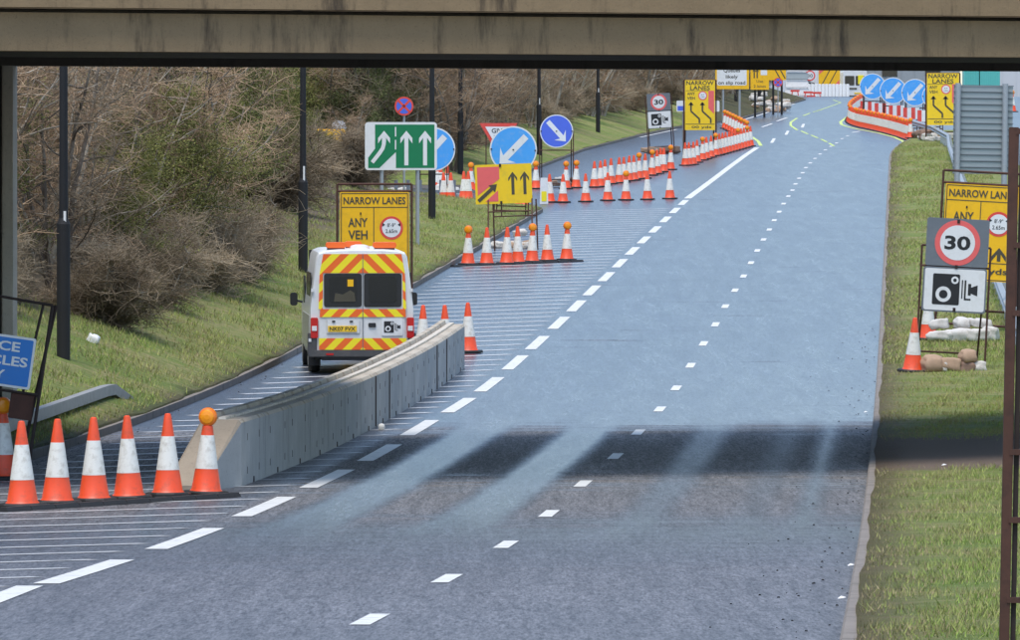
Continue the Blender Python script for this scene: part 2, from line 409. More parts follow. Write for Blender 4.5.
def sweep(name, pts, w, h, m, base=None):      # kerb: a real step
    mb = MB(); n = len(pts); prof = [(-w/2, -.05), (-w/2, h-.02), (-w/2+.02, h), (w/2, h), (w/2, -.05)]
    for i, (x, y) in enumerate(pts):
        a = pts[max(i-1, 0)]; b = pts[min(i+1, n-1)]; dx, dy = b[0]-a[0], b[1]-a[1]; l = math.hypot(dx, dy) or 1
        nx, ny = dy/l, -dx/l
        for o, z in prof: mb.v.append((x+nx*o, y+ny*o, g(y)+z))
    k = len(prof)
    for i in range(n-1):
        for j in range(k-1): mb.f.append((i*k+j, i*k+j+1, (i+1)*k+j+1, (i+1)*k+j)); mb.mi.append(0)
    return struct(mb.build(name, m))
sweep('kerb', [(kerbL(y)-.06, y) for y in np.arange(20, 238, 1.5)], .125, .115, 'kerb')
sweep('kerb', [(kerbR(y)+.06, y) for y in np.arange(15, 378, 1.5)], .125, .115, 'kerb')
sweep('kerb', [(-60+i*1.0, YF0) for i in range(59)]+[(outX(y)-.06, y) for y in np.arange(YF0+.3, 590, 1.5)], .125, .115, 'kerb')

# painted markings
def ribbon(mb, pts, w, lift=.006, mi=0, step=2.5):
    P = []
    for a, b in zip(pts[:-1], pts[1:]):
        l = math.dist(a, b); k = max(1, int(l/step))
        P += [(a[0]+(b[0]-a[0])*i/k, a[1]+(b[1]-a[1])*i/k) for i in range(k)]
    P.append(pts[-1]); n = len(P); o = len(mb.v)
    for i, (x, y) in enumerate(P):
        a = P[max(i-1, 0)]; b = P[min(i+1, n-1)]; dx, dy = b[0]-a[0], b[1]-a[1]; l = math.hypot(dx, dy) or 1
        nx, ny = dy/l*w/2, -dx/l*w/2
        mb.v.append((x-nx, y-ny, g(y-ny)+lift)); mb.v.append((x+nx, y+ny, g(y+ny)+lift))
    for i in range(n-1): mb.f.append((o+2*i, o+2*i+1, o+2*i+3, o+2*i+2)); mb.mi.append(mi)
lane_px = [(370,620),(447,579),(506,545),(549,514),(583,484),(615.5,456.5),(638.4,432.5),(659.9,409.4),(676.2,388.2),(690.6,365.6),(703.6,343.7),(715.5,324.6),(725.3,306.4),(735,290.4),(743.6,276.2),(751,262.8),(757.3,250.6),(763.5,239.6),(769.3,229.6),(774.2,220.3),(779.2,211.8),(783.6,203.7),(788.3,196.2),(792.4,190.2),(795.5,184),(799.1,178.3),(802.7,172.8),(805.9,167.6),(810.3,162.9),(815,158.4),(820,154),(825.3,149.9),(830.8,146.3),(836.5,143),(842,138.6),(847.5,135.8)]
mb = MB(); lane = [gp(*p) for p in lane_px]
for i, p in enumerate(lane):
    q2 = lane[min(i+1, len(lane)-1)]; q1 = lane[max(i-1, 0)]; dx, dy = q2[0]-q1[0], q2[1]-q1[1]; l = math.hypot(dx, dy); dx /= l; dy /= l
    ribbon(mb, [(p[0]-dx*1.0, p[1]-dy*1.0), (p[0]+dx*1.0, p[1]+dy*1.0)], .155)
ribbon(mb, [(-1.9, 36.5), (-1.8, 38.5)], .13); ribbon(mb, [(-1.5, 43.5), (-1.4, 45.5)], .13)
struct(mb.build('lane_markings', 'marking'))

mb = MB()
EX = lambda Y: -2.58+.0562*(Y-85.2) if Y < 180 else None
edge_px = [(-85,640),(-5,600),(86,572),(186,539),(265,507),(328,479),(380,453),(420,428),(459,405.5),(489.4,384.7),(515.3,362.7),(537.6,342.8),(559,323),(576.5,306),(592,290.5),(606.5,276.8),(620,263.3),(632.5,251),(644,240),(655,229.5),(665.5,219.5),(675,210.5),(683.5,202.5)]
edge = [gp(*p) for p in edge_px]
for i, p in enumerate(edge):
    q2 = edge[min(i+1, len(edge)-1)]; q1 = edge[max(i-1, 0)]; dx, dy = q2[0]-q1[0], q2[1]-q1[1]; l = math.hypot(dx, dy); dx /= l; dy /= l
    ribbon(mb, [(p[0]-dx*2.95, p[1]-dy*2.95), (p[0]+dx*2.95, p[1]+dy*2.95)], .23)
ribbon(mb, [gp(*p) for p in ((687.5,198.5),(701,188.5),(715,178),(730,166.5),(745,155.5),(757,147.5))], .26)
for c in ((773,140.5),(787,132.7),(803,125.6)):
    p = gp(*c); ribbon(mb, [(p[0]-.3, p[1]-6), (p[0]+.3, p[1]+6)], .16)
for a, b in (((762,127),(772,123.5)),((777,121),(787,117.5)),((744,119.6),(764,113.5)),((764,113.5),(779,108)),((779,108),(795,103.5)),((721,124.5),(741,120)),((640,137.2),(677,129.2)),((904,145.5),(911,142)),((917,137.5),(923,133)),((852,132.5),(860,131))):
    ribbon(mb, [gp(*a), gp(*b)], .16)
struct(mb.build('edge_markings', 'marking'))
# hatching between edge line and left kerb: slanted bars
mb = MB()
def edgeX(Y): return float(np.interp(Y, [p[1] for p in edge], [p[0] for p in edge]))
y = 30.
while y < 236:
    # bar starts at edge line at depth y, runs left and towards the camera at 45 degrees
    x1 = edgeX(y)-.28; L_ = 0; pts = [(x1, y)]
    lim = 9.0
    while L_ < lim:
        L_ += .5; nx_, ny_ = x1-L_, y-L_*.85
        if ny_ < 22 or nx_ < kerbL(ny_)+.25: break
        pts.append((nx_, ny_))
    if len(pts) > 2: ribbon(mb, pts, .20 if y < 110 else .27, .0045)
    y += 2.18
struct(mb.build('hatched_markings', 'marking_worn'))
mb = MB()
for path, w in (((847.8,116.4),(840.5,121.8),(841.5,124.5),(846,126.2),(857.6,129),(879,133),(894,137),(902.7,141),(904.7,143.3),(901.8,146.3)), .17), (((751,136.3),(758,141),(761,145.7)), .17), (((833,99.8),(841,102.5),(825.5,108),(813,112)),.1), (((797,118),(790.6,122.3),(790.7,125.5),(797.3,130)),.14):
    ribbon(mb, [gp(*p) for p in path], w)
for path in (((822,109.3),(816,111.2)),((810,113),(803,115.7)),((801,130.8),(808,134)),((811,135),(818,138)),((821,139),(827,142)),((829,143),(834,146))):
    ribbon(mb, [gp(*p) for p in path], .12)
struct(mb.build('temporary_markings', 'marking_lime'))

# ------------------------------------------------------------------ overbridge (skewed)
def vx(px, Y): return xs(px, Y)
A0 = np.array([xs(0, 84), 84.]); A1 = np.array([xs(1020, 90), 90.]); ax = (A1-A0)/np.linalg.norm(A1-A0)
B0 = np.array([xs(0, 99.2), 99.2]); 
zsof = EYE+1.2
def along(t, off, z):    # t metres along the deck from its left sight line, off metres into the deck
    n = np.array([-ax[1], ax[0]]); p = A0+ax*t+n*off; return (p[0], p[1], z)
def deckbox(mb, t0, t1, o0, o1, z0, z1, mi=0):
    vs = [along(t, o, z) for z in (z0, z1) for t, o in ((t0, o0), (t1, o0), (t1, o1), (t0, o1))]
    return mb.add(vs, [(0,3,2,1),(4,5,6,7),(0,1,5,4),(1,2,6,5),(2,3,7,6),(3,0,4,7)], mi)
br = thing('overbridge', 'long concrete road bridge spanning the carriageway across the top of the view', 'bridge', (0, 0, 0))
T0, T1 = -22, 36
mb = MB()
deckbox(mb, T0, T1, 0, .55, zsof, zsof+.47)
mb.build('edge_beam', 'bridge', br)
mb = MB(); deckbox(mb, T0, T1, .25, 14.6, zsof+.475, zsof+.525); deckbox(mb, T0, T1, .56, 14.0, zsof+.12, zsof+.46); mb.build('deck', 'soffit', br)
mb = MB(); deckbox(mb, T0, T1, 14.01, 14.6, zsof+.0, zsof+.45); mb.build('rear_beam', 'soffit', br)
mb = MB(); deckbox(mb, T0, T1, -.16, .28, zsof+.53, zsof+1.5); mb.build('parapet', 'bridge', br)
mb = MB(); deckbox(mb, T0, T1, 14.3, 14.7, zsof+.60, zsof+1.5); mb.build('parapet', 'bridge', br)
# piers
for (px, Y, w) in ((9.5, 99.5, .2),):
    X = xs(px, Y); gz = g(Y)+.5
    mb = MB(); mb.box((X+.0, Y, (gz-1+zsof+.1)/2+0), (.16, .9, zsof+.1-gz+1)); 
    mb.build('pier', 'pier', br, bevel=.02)
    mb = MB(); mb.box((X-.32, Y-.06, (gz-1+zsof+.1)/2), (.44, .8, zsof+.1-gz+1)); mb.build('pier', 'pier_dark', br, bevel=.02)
mb = MB(); mb.box((-14, 95, 0), (.7, .9, 11.)); mb.build('pier', 'pier', br)
for X in (15.5,):
    mb = MB(); mb.box((X, 95, zsof/2), (.7, 1.2, zsof+.1)); mb.build('pier', 'pier', br)
mb = MB()
for t in range(T0, T1, 2): mb.tube(along(t, .02, zsof+1.5), along(t, .02, zsof+2.2), .03)
mb.tube(along(T0, .02, zsof+2.2), along(T1, .02, zsof+2.2), .03); mb.build('railing', 'galv', br)


# ------------------------------------------------------------------ sign helpers (sign faces look towards -Y)
def rrect(x0, z0, x1, z1, r, n=5):
    P = []
    for cx, cz, a in ((x1-r, z1-r, 0), (x0+r, z1-r, 90), (x0+r, z0+r, 180), (x1-r, z0+r, 270)):
        for k in range(n+1): t = R(a+90*k/n); P.append((cx+r*cos(t), cz+r*sin(t)))
    return P
def circ(cx, cz, r, n=40): return [(cx+r*cos(2*pi*k/n), cz+r*sin(2*pi*k/n)) for k in range(n)]
def arrow(p0, p1, w, hw, hl, barb=0.):
    p0 = np.array(p0); p1 = np.array(p1); d = (p1-p0)/np.linalg.norm(p1-p0); n = np.array((-d[1], d[0])); b = p1-d*hl
    pts = [p0+n*w/2, b+n*w/2+d*0, b-d*barb+n*hw/2, p1, b-d*barb-n*hw/2, b-n*w/2, p0-n*w/2]
    return [tuple(p) for p in pts]
def barbed(p0, p1, w, hw, hl, t):   # arrow with open chevron head of stroke t
    p0 = np.array(p0); p1 = np.array(p1); d = (p1-p0)/np.linalg.norm(p1-p0); n = np.array((-d[1], d[0]))
    a = p1-d*hl
    pts = [p0+n*w/2, p1-d*(t*1.35-w*.1)+n*w/2, a+n*hw/2-d*t, a+n*hw/2, p1, a-n*hw/2, a-n*hw/2-d*t, p1-d*(t*1.35-w*.1)-n*w/2, p0-n*w/2]
    return [tuple(p) for p in pts]
def bar(a, b, w): 
    a = np.array(a); b = np.array(b); d = (b-a)/np.linalg.norm(b-a); n = np.array((-d[1], d[0]))*w/2
    return [tuple(a+n), tuple(b+n), tuple(b-n), tuple(a-n)]
def flat(name, polys, m, parent, y):
    mb = MB()
    for p in polys: mb.poly(p, y)
    return mb.build(name, m, parent)
_dg = None
def text(body, cx, cz, h, m, parent, y, width=None, bold=.0, name='lettering', align='CENTER', rot=0.):
    cu = bpy.data.curves.new('txt', 'FONT'); cu.body = body; cu.size = 1; cu.align_x = align; cu.offset = bold
    cu.resolution_u = 3; cu.space_line = .95
    o = bpy.data.objects.new('txt', cu); scene.collection.objects.link(o)
    dg = bpy.context.evaluated_depsgraph_get(); me = bpy.data.meshes.new_from_object(o.evaluated_get(dg))
    bpy.data.objects.remove(o)
    n = len(me.vertices); co = np.empty(n*3, 'f'); me.vertices.foreach_get('co', co); co = co.reshape(-1, 3)
    x0, x1 = co[:, 0].min(), co[:, 0].max(); z0, z1 = co[:, 1].min(), co[:, 1].max()
    s = h/(z1-z0); sx = s if width is None else width/(x1-x0)
    ox = {'CENTER': (x0+x1)/2, 'LEFT': x0, 'RIGHT': x1}[align]
    lx = (co[:, 0]-ox)*sx; lz = (co[:, 1]-(z0+z1)/2)*s
    out = np.stack([cx+lx*cos(rot)-lz*sin(rot), np.full(n, y), cz+lx*sin(rot)+lz*cos(rot)], 1)
    me.vertices.foreach_set('co', out.astype('f').ravel()); me.materials.clear(); me.materials.append(M[m]); me.update()
    return link(name, me, parent)
def sign(name, label, cat, px, Y, rz=0., roll=0., gz=None, group=None, pitch=0.):
    X = xs(px, Y); return thing(name, label, cat, (X, Y, H(X, Y) if gz is None else gz), rz, group, roll, pitch)
def loc_(root, px, py):         # photo point at the depth of the thing, in its own coordinates (unrotated)
    Y = root.location.y; x, z = (px-510)*Y/F-root.location.x, zs(py, Y)-root.location.z
    t = root.rotation_euler[1]; return (x*cos(t)-z*sin(t), x*sin(t)+z*cos(t))
def panel(root, x0, z0, x1, z1, m, r=.04, t=.03, name='panel', y=0.):
    mb = MB(); mb.prism(rrect(x0, z0, x1, z1, r), y-t, y); return mb.build(name, m, root)
def frame(root, x0, x1, top, h_low=.35, mid=(), rear=1.0, r=.022, m='rust', leg_top=None, y=.03):
    """two upright tubes, cross bars and raking rear legs"""
    for x in (x0, x1): MB().tube((x, y, -.02), (x, y, top), r).build('leg', m, root)
    for z in (top,)+tuple(mid): MB().tube((x0, y, z), (x1, y, z), r).build('cross_bar', m, root)
    if rear:
        lt = leg_top or top*.8
        for x in (x0+.08, x1-.08): MB().tube((x, y, lt), (x, y+rear, .02), r*.9).build('rear_leg', m, root)
        mb = MB(); mb.tube((x0+.08, y+rear*.85, lt*.16), (x1-.08, y+rear*.85, lt*.16), r*.9); mb.build('rear_bar', m, root)
def camera_glyph(root, cx, cz, s, y):
    """speed camera pictogram, s = overall width"""
    flat('camera_symbol', [rrect(cx-.44*s, cz-.31*s, cx+.10*s, cz+.31*s, .03*s)], 'sign_black', root, y)
    flat('camera_symbol', [circ(cx-.22*s, cz-.10*s, .155*s), circ(cx+.0*s, cz+.19*s, .075*s)], 'sign_white', root, y-.003)
    flat('camera_symbol', [circ(cx-.22*s, cz-.10*s, .085*s), circ(cx+.0*s, cz+.19*s, .035*s)], 'sign_black', root, y-.006)
    flat('camera_symbol', [[(cx+.14*s, cz-.17*s), (cx+.165*s, cz-.17*s), (cx+.165*s, cz+.2*s), (cx+.14*s, cz+.2*s)],
        [(cx+.195*s, cz-.2*s), (cx+.33*s, cz-.2*s), (cx+.33*s, cz-.165*s), (cx+.23*s, cz-.165*s), (cx+.23*s, cz+.2*s), (cx+.195*s, cz+.2*s)],
        [(cx+.27*s, cz-.1*s), (cx+.33*s, cz-.1*s), (cx+.33*s, cz-.06*s), (cx+.46*s, cz-.11*s), (cx+.46*s, cz+.11*s), (cx+.33*s, cz+.06*s), (cx+.33*s, cz+.13*s), (cx+.27*s, cz+.13*s)]], 'sign_black', root, y)
def roundel30(root, cx, cz, r, y):
    flat('speed_roundel', [circ(cx, cz, r)], 'sign_pink', root, y)
    flat('speed_roundel', [circ(cx, cz, r*.77)], 'sign_white', root, y-.003)
    text('30', cx, cz, r*.62, 'sign_black', root, y-.006, width=r*1.14, bold=.03)

# --- speed limit plus camera signs (near right, far left)
def limit_sign(label, px, Y, x0, x1, y_top, y_mid, y_bot, yframe, roll, legs, gzpy=None, far=False):
    r = sign('speed_limit_sign', label, 'road sign', px, Y, roll=roll, group='speed limit and camera signs')
    a = loc_(r, x0, y_top); b = loc_(r, x1, y_bot); mz = loc_(r, (x0+x1)/2, y_mid)[1]
    w = b[0]-a[0]
    frame(r, a[0]-.06*w, b[0]+.04*w, loc_(r, 510, yframe)[1] if False else loc_(r, x0, yframe)[1], mid=(.12, mz, b[1]+.06), rear=1.1, r=.02 if not far else .025)
    panel(r, a[0], mz+.01, b[0], a[1], 'sign_grey', r=.04)
    roundel30(r, (a[0]+b[0])/2, (mz+a[1])/2, (a[1]-mz)*.47, -.034)
    panel(r, a[0]-.02*w, b[1], b[0]+.0*w, mz-.01, 'sign_grey', r=.05, name='lower_panel')
    panel(r, a[0]-.02*w+.03, b[1]+.03, b[0]-.03, mz-.04, 'sign_white', r=.04, t=.004, name='lower_face', y=-.031)
    camera_glyph(r, (a[0]+b[0])/2-.01*w, (b[1]+mz)/2, w*.80, -.038)
    for z in (mz, a[1]-.05, b[1]+.05): MB().box(((a[0]+b[0])/2, -.036, z), (.05, .02, .07)).build('clamp', 'rust_dark', r)
    return r
limit_sign('large near 30 speed limit sign above a camera plate on the right verge', 949, 127, 927.5, 985, 217, 267, 314, 245, R(3), None)
limit_sign('small distant 30 speed limit sign above a speed camera plate, beyond the left cones', 661, 322, 646.5, 672, 94, 110.5, 127.5, 97, R(-3.5), None, far=True)

# --- NARROW LANES signs, ANY VEH type
def narrow_sign(label, px, Y, x0, y0, x1, y1, roll, ftop, side_r=None):
    r = sign('narrow_lanes_sign', label, 'road sign', px, Y, roll=roll, group='narrow lanes any vehicle signs')
    a = loc_(r, x0, y0); b = loc_(r, x1, y1); w = b[0]-a[0]; h = a[1]-b[1]
    ft = loc_(r, x0, ftop)[1]
    frame(r, a[0]-.06, b[0]+.06, ft, mid=(.15, a[1]+.02), rear=1.3, r=.026)
    panel(r, a[0], b[1], b[0], a[1], 'sign_yellow', r=.02)
    hd = .22*w; Y_ = -.034; L = .018
    flat('border', [bar((a[0]+.03, a[1]-.03), (b[0]-.03, a[1]-.03), L), bar((a[0]+.03, a[1]-hd), (b[0]-.03, a[1]-hd), L),
        bar((a[0]+w*.49, a[1]-hd), (a[0]+w*.49, b[1]+.25*w), L), bar((a[0]+.03, b[1]+.25*w), (b[0]-.03, b[1]+.25*w), L), bar((a[0]+.03, b[1]+.03), (b[0]-.03, b[1]+.03), L),
        bar((a[0]+.03, b[1]+.03), (a[0]+.03, a[1]-.03), L), bar((b[0]-.03, b[1]+.03), (b[0]-.03, a[1]-.03), L)], 'sign_char', r, Y_)
    text('NARROW LANES', a[0]+w/2, a[1]-hd*.56, w*.105, 'sign_char', r, Y_-.003, width=w*.90, bold=.02)
    text('ANY', a[0]+w*.26, a[1]-hd-.22*w, w*.13, 'sign_char', r, Y_-.003, width=w*.28, bold=.02)
    text('VEH', a[0]+w*.26, a[1]-hd-.40*w, w*.13, 'sign_char', r, Y_-.003, width=w*.28, bold=.02)
    c = (a[0]+w*.745, a[1]-hd-.30*w)
    flat('width_roundel', [circ(*c, w*.17)], 'sign_red', r, Y_); flat('width_roundel', [circ(*c, w*.135)], 'sign_white', r, Y_-.003)
    text("8'-9\"", c[0], c[1]+.042*w, w*.055, 'sign_black', r, Y_-.006, width=w*.12, bold=.01)
    text("2.65m", c[0], c[1]-.045*w, w*.055, 'sign_black', r, Y_-.006, width=w*.17, bold=.01)
    flat('width_roundel_arrows', [[(c[0]-.13*w, c[1]+.075*w), (c[0]-.13*w, c[1]+.02*w), (c[0]-.09*w, c[1]+.047*w)], [(c[0]+.13*w, c[1]+.075*w), (c[0]+.13*w, c[1]+.02*w), (c[0]+.09*w, c[1]+.047*w)]], 'sign_black', r, Y_-.006)
    zt = a[1]-hd-.62*w; zb = b[1]+.28*w
    for k in (.26, .745): flat('lane_arrow', [barbed((a[0]+w*k+.04, zb), (a[0]+w*k+.04, zt), .05*w, .2*w, .12*w, .07*w)], 'sign_char', r, Y_)
    text('800 yds', a[0]+w*.6, b[1]+.13*w, w*.11, 'sign_char', r, Y_-.003, width=w*.6, bold=.02)
    MB().box((a[0]+w*.3, -.04, a[1]-hd-.09*w), (.03, .02, .05)).build('clamp', 'rust_dark', r)
    return r
narrow_sign('yellow NARROW LANES ANY VEH sign standing behind the marked van on the left', 375, 150, 340, 192, 409, 292, 0, 184)
narrow_sign('tilted yellow NARROW LANES ANY VEH sign behind the large 30 sign', 972, 143, 946, 183, 1014, 283, R(3.2), 170)

# --- tall yellow narrow lanes signs with arrows
def tall_narrow(label, px, Y, x0, y0, x1, y1, legs_y, wings=False, head=1.):
    r = sign('narrow_lanes_sign', label, 'road sign', px, Y, group='tall narrow lanes arrow signs')
    a = loc_(r, x0, y0); b = loc_(r, x1, y1); w = b[0]-a[0]; h = a[1]-b[1]; y = -.034
    frame(r, a[0]-.05, b[0]+.05, a[1], mid=(.1,), rear=1.2, r=.035)
    panel(r, a[0], b[1], b[0], a[1], 'sign_lemon', r=.02)
    text('NARROW', a[0]+w*.5, a[1]-.055*h, .085*h, 'sign_char', r, y, width=w*.92, bold=.02)
    text('LANES', a[0]+w*.5, a[1]-.155*h, .085*h, 'sign_char', r, y, width=w*.66, bold=.02)
    text('ANY', a[0]+w*.2, a[1]-.27*h, .06*h, 'sign_char', r, y, width=w*.26, bold=.02)
    text('VEH', a[0]+w*.2, a[1]-.36*h, .06*h, 'sign_char', r, y, width=w*.26, bold=.02)
    c = (a[0]+w*.59, a[1]-.31*h); flat('width_roundel', [circ(*c, .15*w)], 'sign_pink', r, y); flat('width_roundel', [circ(*c, .115*w)], 'sign_white', r, y-.004)
    text("8'-9\"", c[0], c[1]+.03*w, w*.04, 'sign_black', r, y-.008, width=w*.11); text("2.65m", c[0], c[1]-.04*w, w*.04, 'sign_black', r, y-.008, width=w*.13)
    flat('closed_lane', [[(a[0]+w*.78, a[1]-.21*h), (b[0]-.03*w, a[1]-.21*h), (b[0]-.03*w, a[1]-.68*h), (a[0]+w*.78, a[1]-.56*h)]], 'sign_pink', r, y)
    for ox in (0, .38):
        t = .055*w; X0 = a[0]+w*(.2+ox)
        flat('lane_arrow', [bar((X0, a[1]-.46*h), (X0, a[1]-.62*h), t), bar((X0, a[1]-.62*h), (X0+.28*w, a[1]-.775*h), t), bar((X0+.28*w, a[1]-.775*h), (X0+.28*w, a[1]-.86*h), t),
            [(X0, a[1]-.43*h), (X0-.09*w, a[1]-.50*h), (X0+.09*w, a[1]-.50*h)]], 'sign_char', r, y-.003)
    flat('border', [bar((a[0]+.02*w, b[1]+.12*h), (b[0]-.02*w, b[1]+.12*h), .02*w), bar((a[0]+.02*w, a[1]-.21*h), (b[0]-.2*w, a[1]-.21*h), .012*w)], 'sign_char', r, y)
    text('00 yds', a[0]+w*.55, b[1]+.055*h, .06*h, 'sign_char', r, y, width=w*.66, bold=.02)
    return r
r = tall_narrow('tall yellow NARROW LANES sign with bent arrows behind the packed cones on the left', 700, 318, 685, 80, 715, 130, 155)
tall_narrow('tall yellow NARROW LANES sign with bent arrows beside the grey slatted sign', 943, 345, 927, 73, 959, 125, 143)
s_ = sign('direction_sign', 'plain white sign plate mostly hidden behind the tall yellow sign on the left', 'road sign', 698, 324)
a = loc_(s_, 676.5, 100.5); b = loc_(s_, 719.5, 111.5); panel(s_, a[0], b[1], b[0], a[1], 'sign_white', r=.06)
flat('border', [rrect(a[0]+.05, b[1]+.05, a[0]+.32, a[1]-.25, .02)], 'sign_royal', s_, -.034)
for x in (-.7, .7): MB().tube((x, .03, 0), (x, .03, a[1]), .04).build('post', 'galv', s_)

# --- green merge sign
r = sign('lane_gain_sign', 'green and white lane gain sign with three white arrows on two grey posts', 'road sign', 401, 190)
a = loc_(r, 365, 122); b = loc_(r, 437, 170); w = b[0]-a[0]; h = a[1]-b[1]
for px in (381.5, 417.5): x = loc_(r, px, 0)[0]; MB().tube((x, .06, -.1), (x, .06, a[1]-.1), .055, n=12).build('post', 'galv', r)
panel(r, a[0], b[1], b[0], a[1], 'sign_white', r=.09)
U = lambda u, v: (a[0]+w*u, a[1]-h*v); y = -.034
flat('green_field', [[U(.14, .05), U(.965, .05), U(.965, .955), U(.43, .955), U(.43, .62), U(.20, .955), U(.045, .955), U(.045, .74), U(.14, .55)]], 'sign_green', r, y)
flat('lane_line', [bar(U(.425, .10), U(.425, .30), .035), bar(U(.425, .37), U(.425, .57), .035)], 'sign_white', r, y-.003)
for k in (.575, .835): flat('lane_arrow', [barbed(U(k, .90), U(k, .18), .11, .33, .2, .15)], 'sign_white', r, y-.003)
flat('lane_arrow', [barbed(U(.265, .42), U(.265, .18), .11, .33, .2, .15)], 'sign_white', r, y-.003)
cpts = [U(.265, .36), U(.262, .46), U(.245, .55), U(.20, .65), U(.10, .84)]
cp = [np.array(c_) for c_ in cpts]; lft, rgt = [], []
for i in range(5):
    d_ = cp[min(i+1, 4)]-cp[max(i-1, 0)]; d_ /= np.linalg.norm(d_); n_ = np.array((-d_[1], d_[0]))*.053; lft.append(tuple(cp[i]+n_)); rgt.append(tuple(cp[i]-n_))
flat('lane_arrow', [lft+rgt[::-1]], 'sign_white', r, y-.006)
# --- no stopping roundels
def clearway(label, px, Y, py, rad):
    r = sign('clearway_sign', label, 'road sign', px, Y); c = loc_(r, px, py)
    MB().tube((0, .05, -.1), (0, .05, c[1]+rad), .035, n=10).build('post', 'galv', r)
    MB().lathe([(rad, -.02), (rad, 0)], 36, axis='y', c=(0, 0, c[1])).build('disc', 'sign_red', r)
    flat('blue_field', [circ(0, c[1], rad*.80)], 'sign_royal', r, -.023)
    flat('red_cross', [bar((-rad*.6, c[1]-rad*.6), (rad*.6, c[1]+rad*.6), rad*.24), bar((-rad*.6, c[1]+rad*.6), (-rad*.02, c[1]+rad*.02), rad*.24), bar((rad*.02, c[1]-rad*.02), (rad*.6, c[1]-rad*.6), rad*.24)], 'sign_red', r, -.026)
clearway('round red and blue no stopping sign on a post above the green lane sign', 404, 196, 106, .27)
clearway('tiny distant red and blue no stopping sign by the far sandbags on the left', 778, 430, 82.2, .29)
# --- blue arrow discs
def disc(label, px, Y, py, rad, m, d, legs=None, roll=0., group=None, posts=None):
    r = sign('arrow_disc_sign', label, 'road sign', px, Y, roll=roll, group=group); c = loc_(r, px, py)[1]
    w = posts or rad*.72
    frame(r, -w, w, min(c+rad*.3, c), mid=(c-rad*1.15, .15), rear=.9, r=.022 if Y < 300 else .03, leg_top=c-rad*.4)
    MB().lathe([(rad, -.03), (rad, 0)], 48, axis='y', c=(0, 0, c)).build('disc', 'sign_white', r)
    flat('blue_field', [circ(0, c, rad*.94)], m, r, -.034)
    s = -1 if d == 'L' else 1
    flat('arrow', [arrow((-s*rad*.52, c+rad*.58), (s*rad*.56, c-rad*.62), rad*.28, rad*.92, rad*.36, rad*.16)], 'sign_white', r, -.038)
    for q_ in (-.93, 0, .93): MB().box((rad*q_, -.045, c), (.05, .02, .04)).build('clamp', 'rust_dark', r)
    return r
disc('large light blue arrow disc above the yellow and red lane sign', 511, 222, 149.5, .76, 'sign_blue', 'L', roll=R(2))
disc('light blue arrow disc half hidden behind the green lane sign', 433.5, 240, 149, .76, 'sign_blue', 'L')
disc('royal blue disc with white arrow pointing down right on a thin metal frame', 556.5, 262, 131, .63, 'sign_royal', 'R', posts=.64)
for i, (px, py, m, rr) in enumerate(((872.5, 86.2, 'sign_blue', 13), (893, 90.5, 'sign_royal', 13.3), (915, 92.3, 'sign_blue', 13.6), (934, 96, 'sign_blue', 12))):
    Yd = 400-i*9
    X = xs(px, Yd)
    disc('%s of the four blue arrow discs on the right island' % ('leftmost', 'second from left', 'third from left', 'rightmost')[i], px, Yd, py, rr*Yd/F, 'sign_blue' if m == 'sign_blue' else 'sign_blue', 'L', group='arrow discs on the coned island')
# --- give way triangle
r = sign('give_way_sign', 'red and white triangular GIVE WAY sign behind the large blue disc', 'road sign', 498.5, 250)
c = loc_(r, 498.5, 123); w = 19*250/F
def tri(k, zc): return [(-w*k, zc+.62*w*k), (w*k, zc+.62*w*k), (0, zc-1.11*w*k)]
zc = c[1]-.62*w
for x in (-.45, .45): MB().tube((x, .04, -.1), (x, .04, c[1]-.05), .022).build('leg', 'rust', r)
MB().prism(tri(1, zc), -.03, 0).build('panel', 'sign_red', r)
flat('white_field', [tri(.70, zc)], 'sign_white', r, -.034)
text('GIVE', 0, zc+.22*w, .24*w, 'sign_black', r, -.038, width=.72*w, bold=.02); text('WAY', 0, zc-.12*w, .22*w, 'sign_black', r, -.038, width=.5*w, bold=.02)
# --- yellow and red temporary lane sign
r = sign('lane_closure_sign', 'wide yellow sign with red block and black arrows before the large blue disc', 'road sign', 503, 195, roll=R(-2))
a = loc_(r, 474.5, 165); b = loc_(r, 532.5, 202.5); w = b[0]-a[0]; h = a[1]-b[1]; U = lambda u, v: (a[0]+w*u, a[1]-h*v); y = -.034
x0 = loc_(r, 486, 0)[0]; x1 = loc_(r, 529, 0)[0]
r.location.z = g(195)+.02
a = loc_(r, 474.5, 165); b = loc_(r, 532.5, 202.5)
for x in (x0, x1): MB().tube((x, .03, -.02), (x, .03, b[1]+.1), .022).build('leg', 'rust', r)
for x in (x0-.18, x1-.16): MB().tube((x+.05, .04, b[1]+.2), (x, -1.0, .0), .02).build('front_leg', 'rust', r)
for p_, q_ in (((x0, .03, b[1]-.36), (x1, .03, b[1]-.36)), ((x0-.15, -.4, b[1]-.22), (x1-.16, -.4, b[1]-.22)), ((0, .03, b[1]-.36), (0, .03, b[1]+.1))): MB().tube(p_, q_, .018).build('cross_bar', 'rust', r)
panel(r, a[0], b[1], b[0], a[1], 'sign_lemon', r=.02)
flat('closed_lane', [[U(.04, .06), U(.43, .06), U(.43, .37), U(.04, .78)], [U(.40, .66), U(.40, .94), U(.17, .94)]], 'sign_pink', r, y)
flat('lane_arrow', [arrow(U(.05, .92), U(.385, .50), .10, .27, .2, -.0)], 'sign_char', r, y-.004)
for k in (.665, .875): flat('lane_arrow', [barbed(U(k, .78), U(k, .20), .085, .25, .17, .10)], 'sign_char', r, y)
for q_ in (a[1]-.03, b[1]+.03): MB().box((0, -.045, q_), (.06, .02, .09)).build('clamp', 'rust_dark', r)
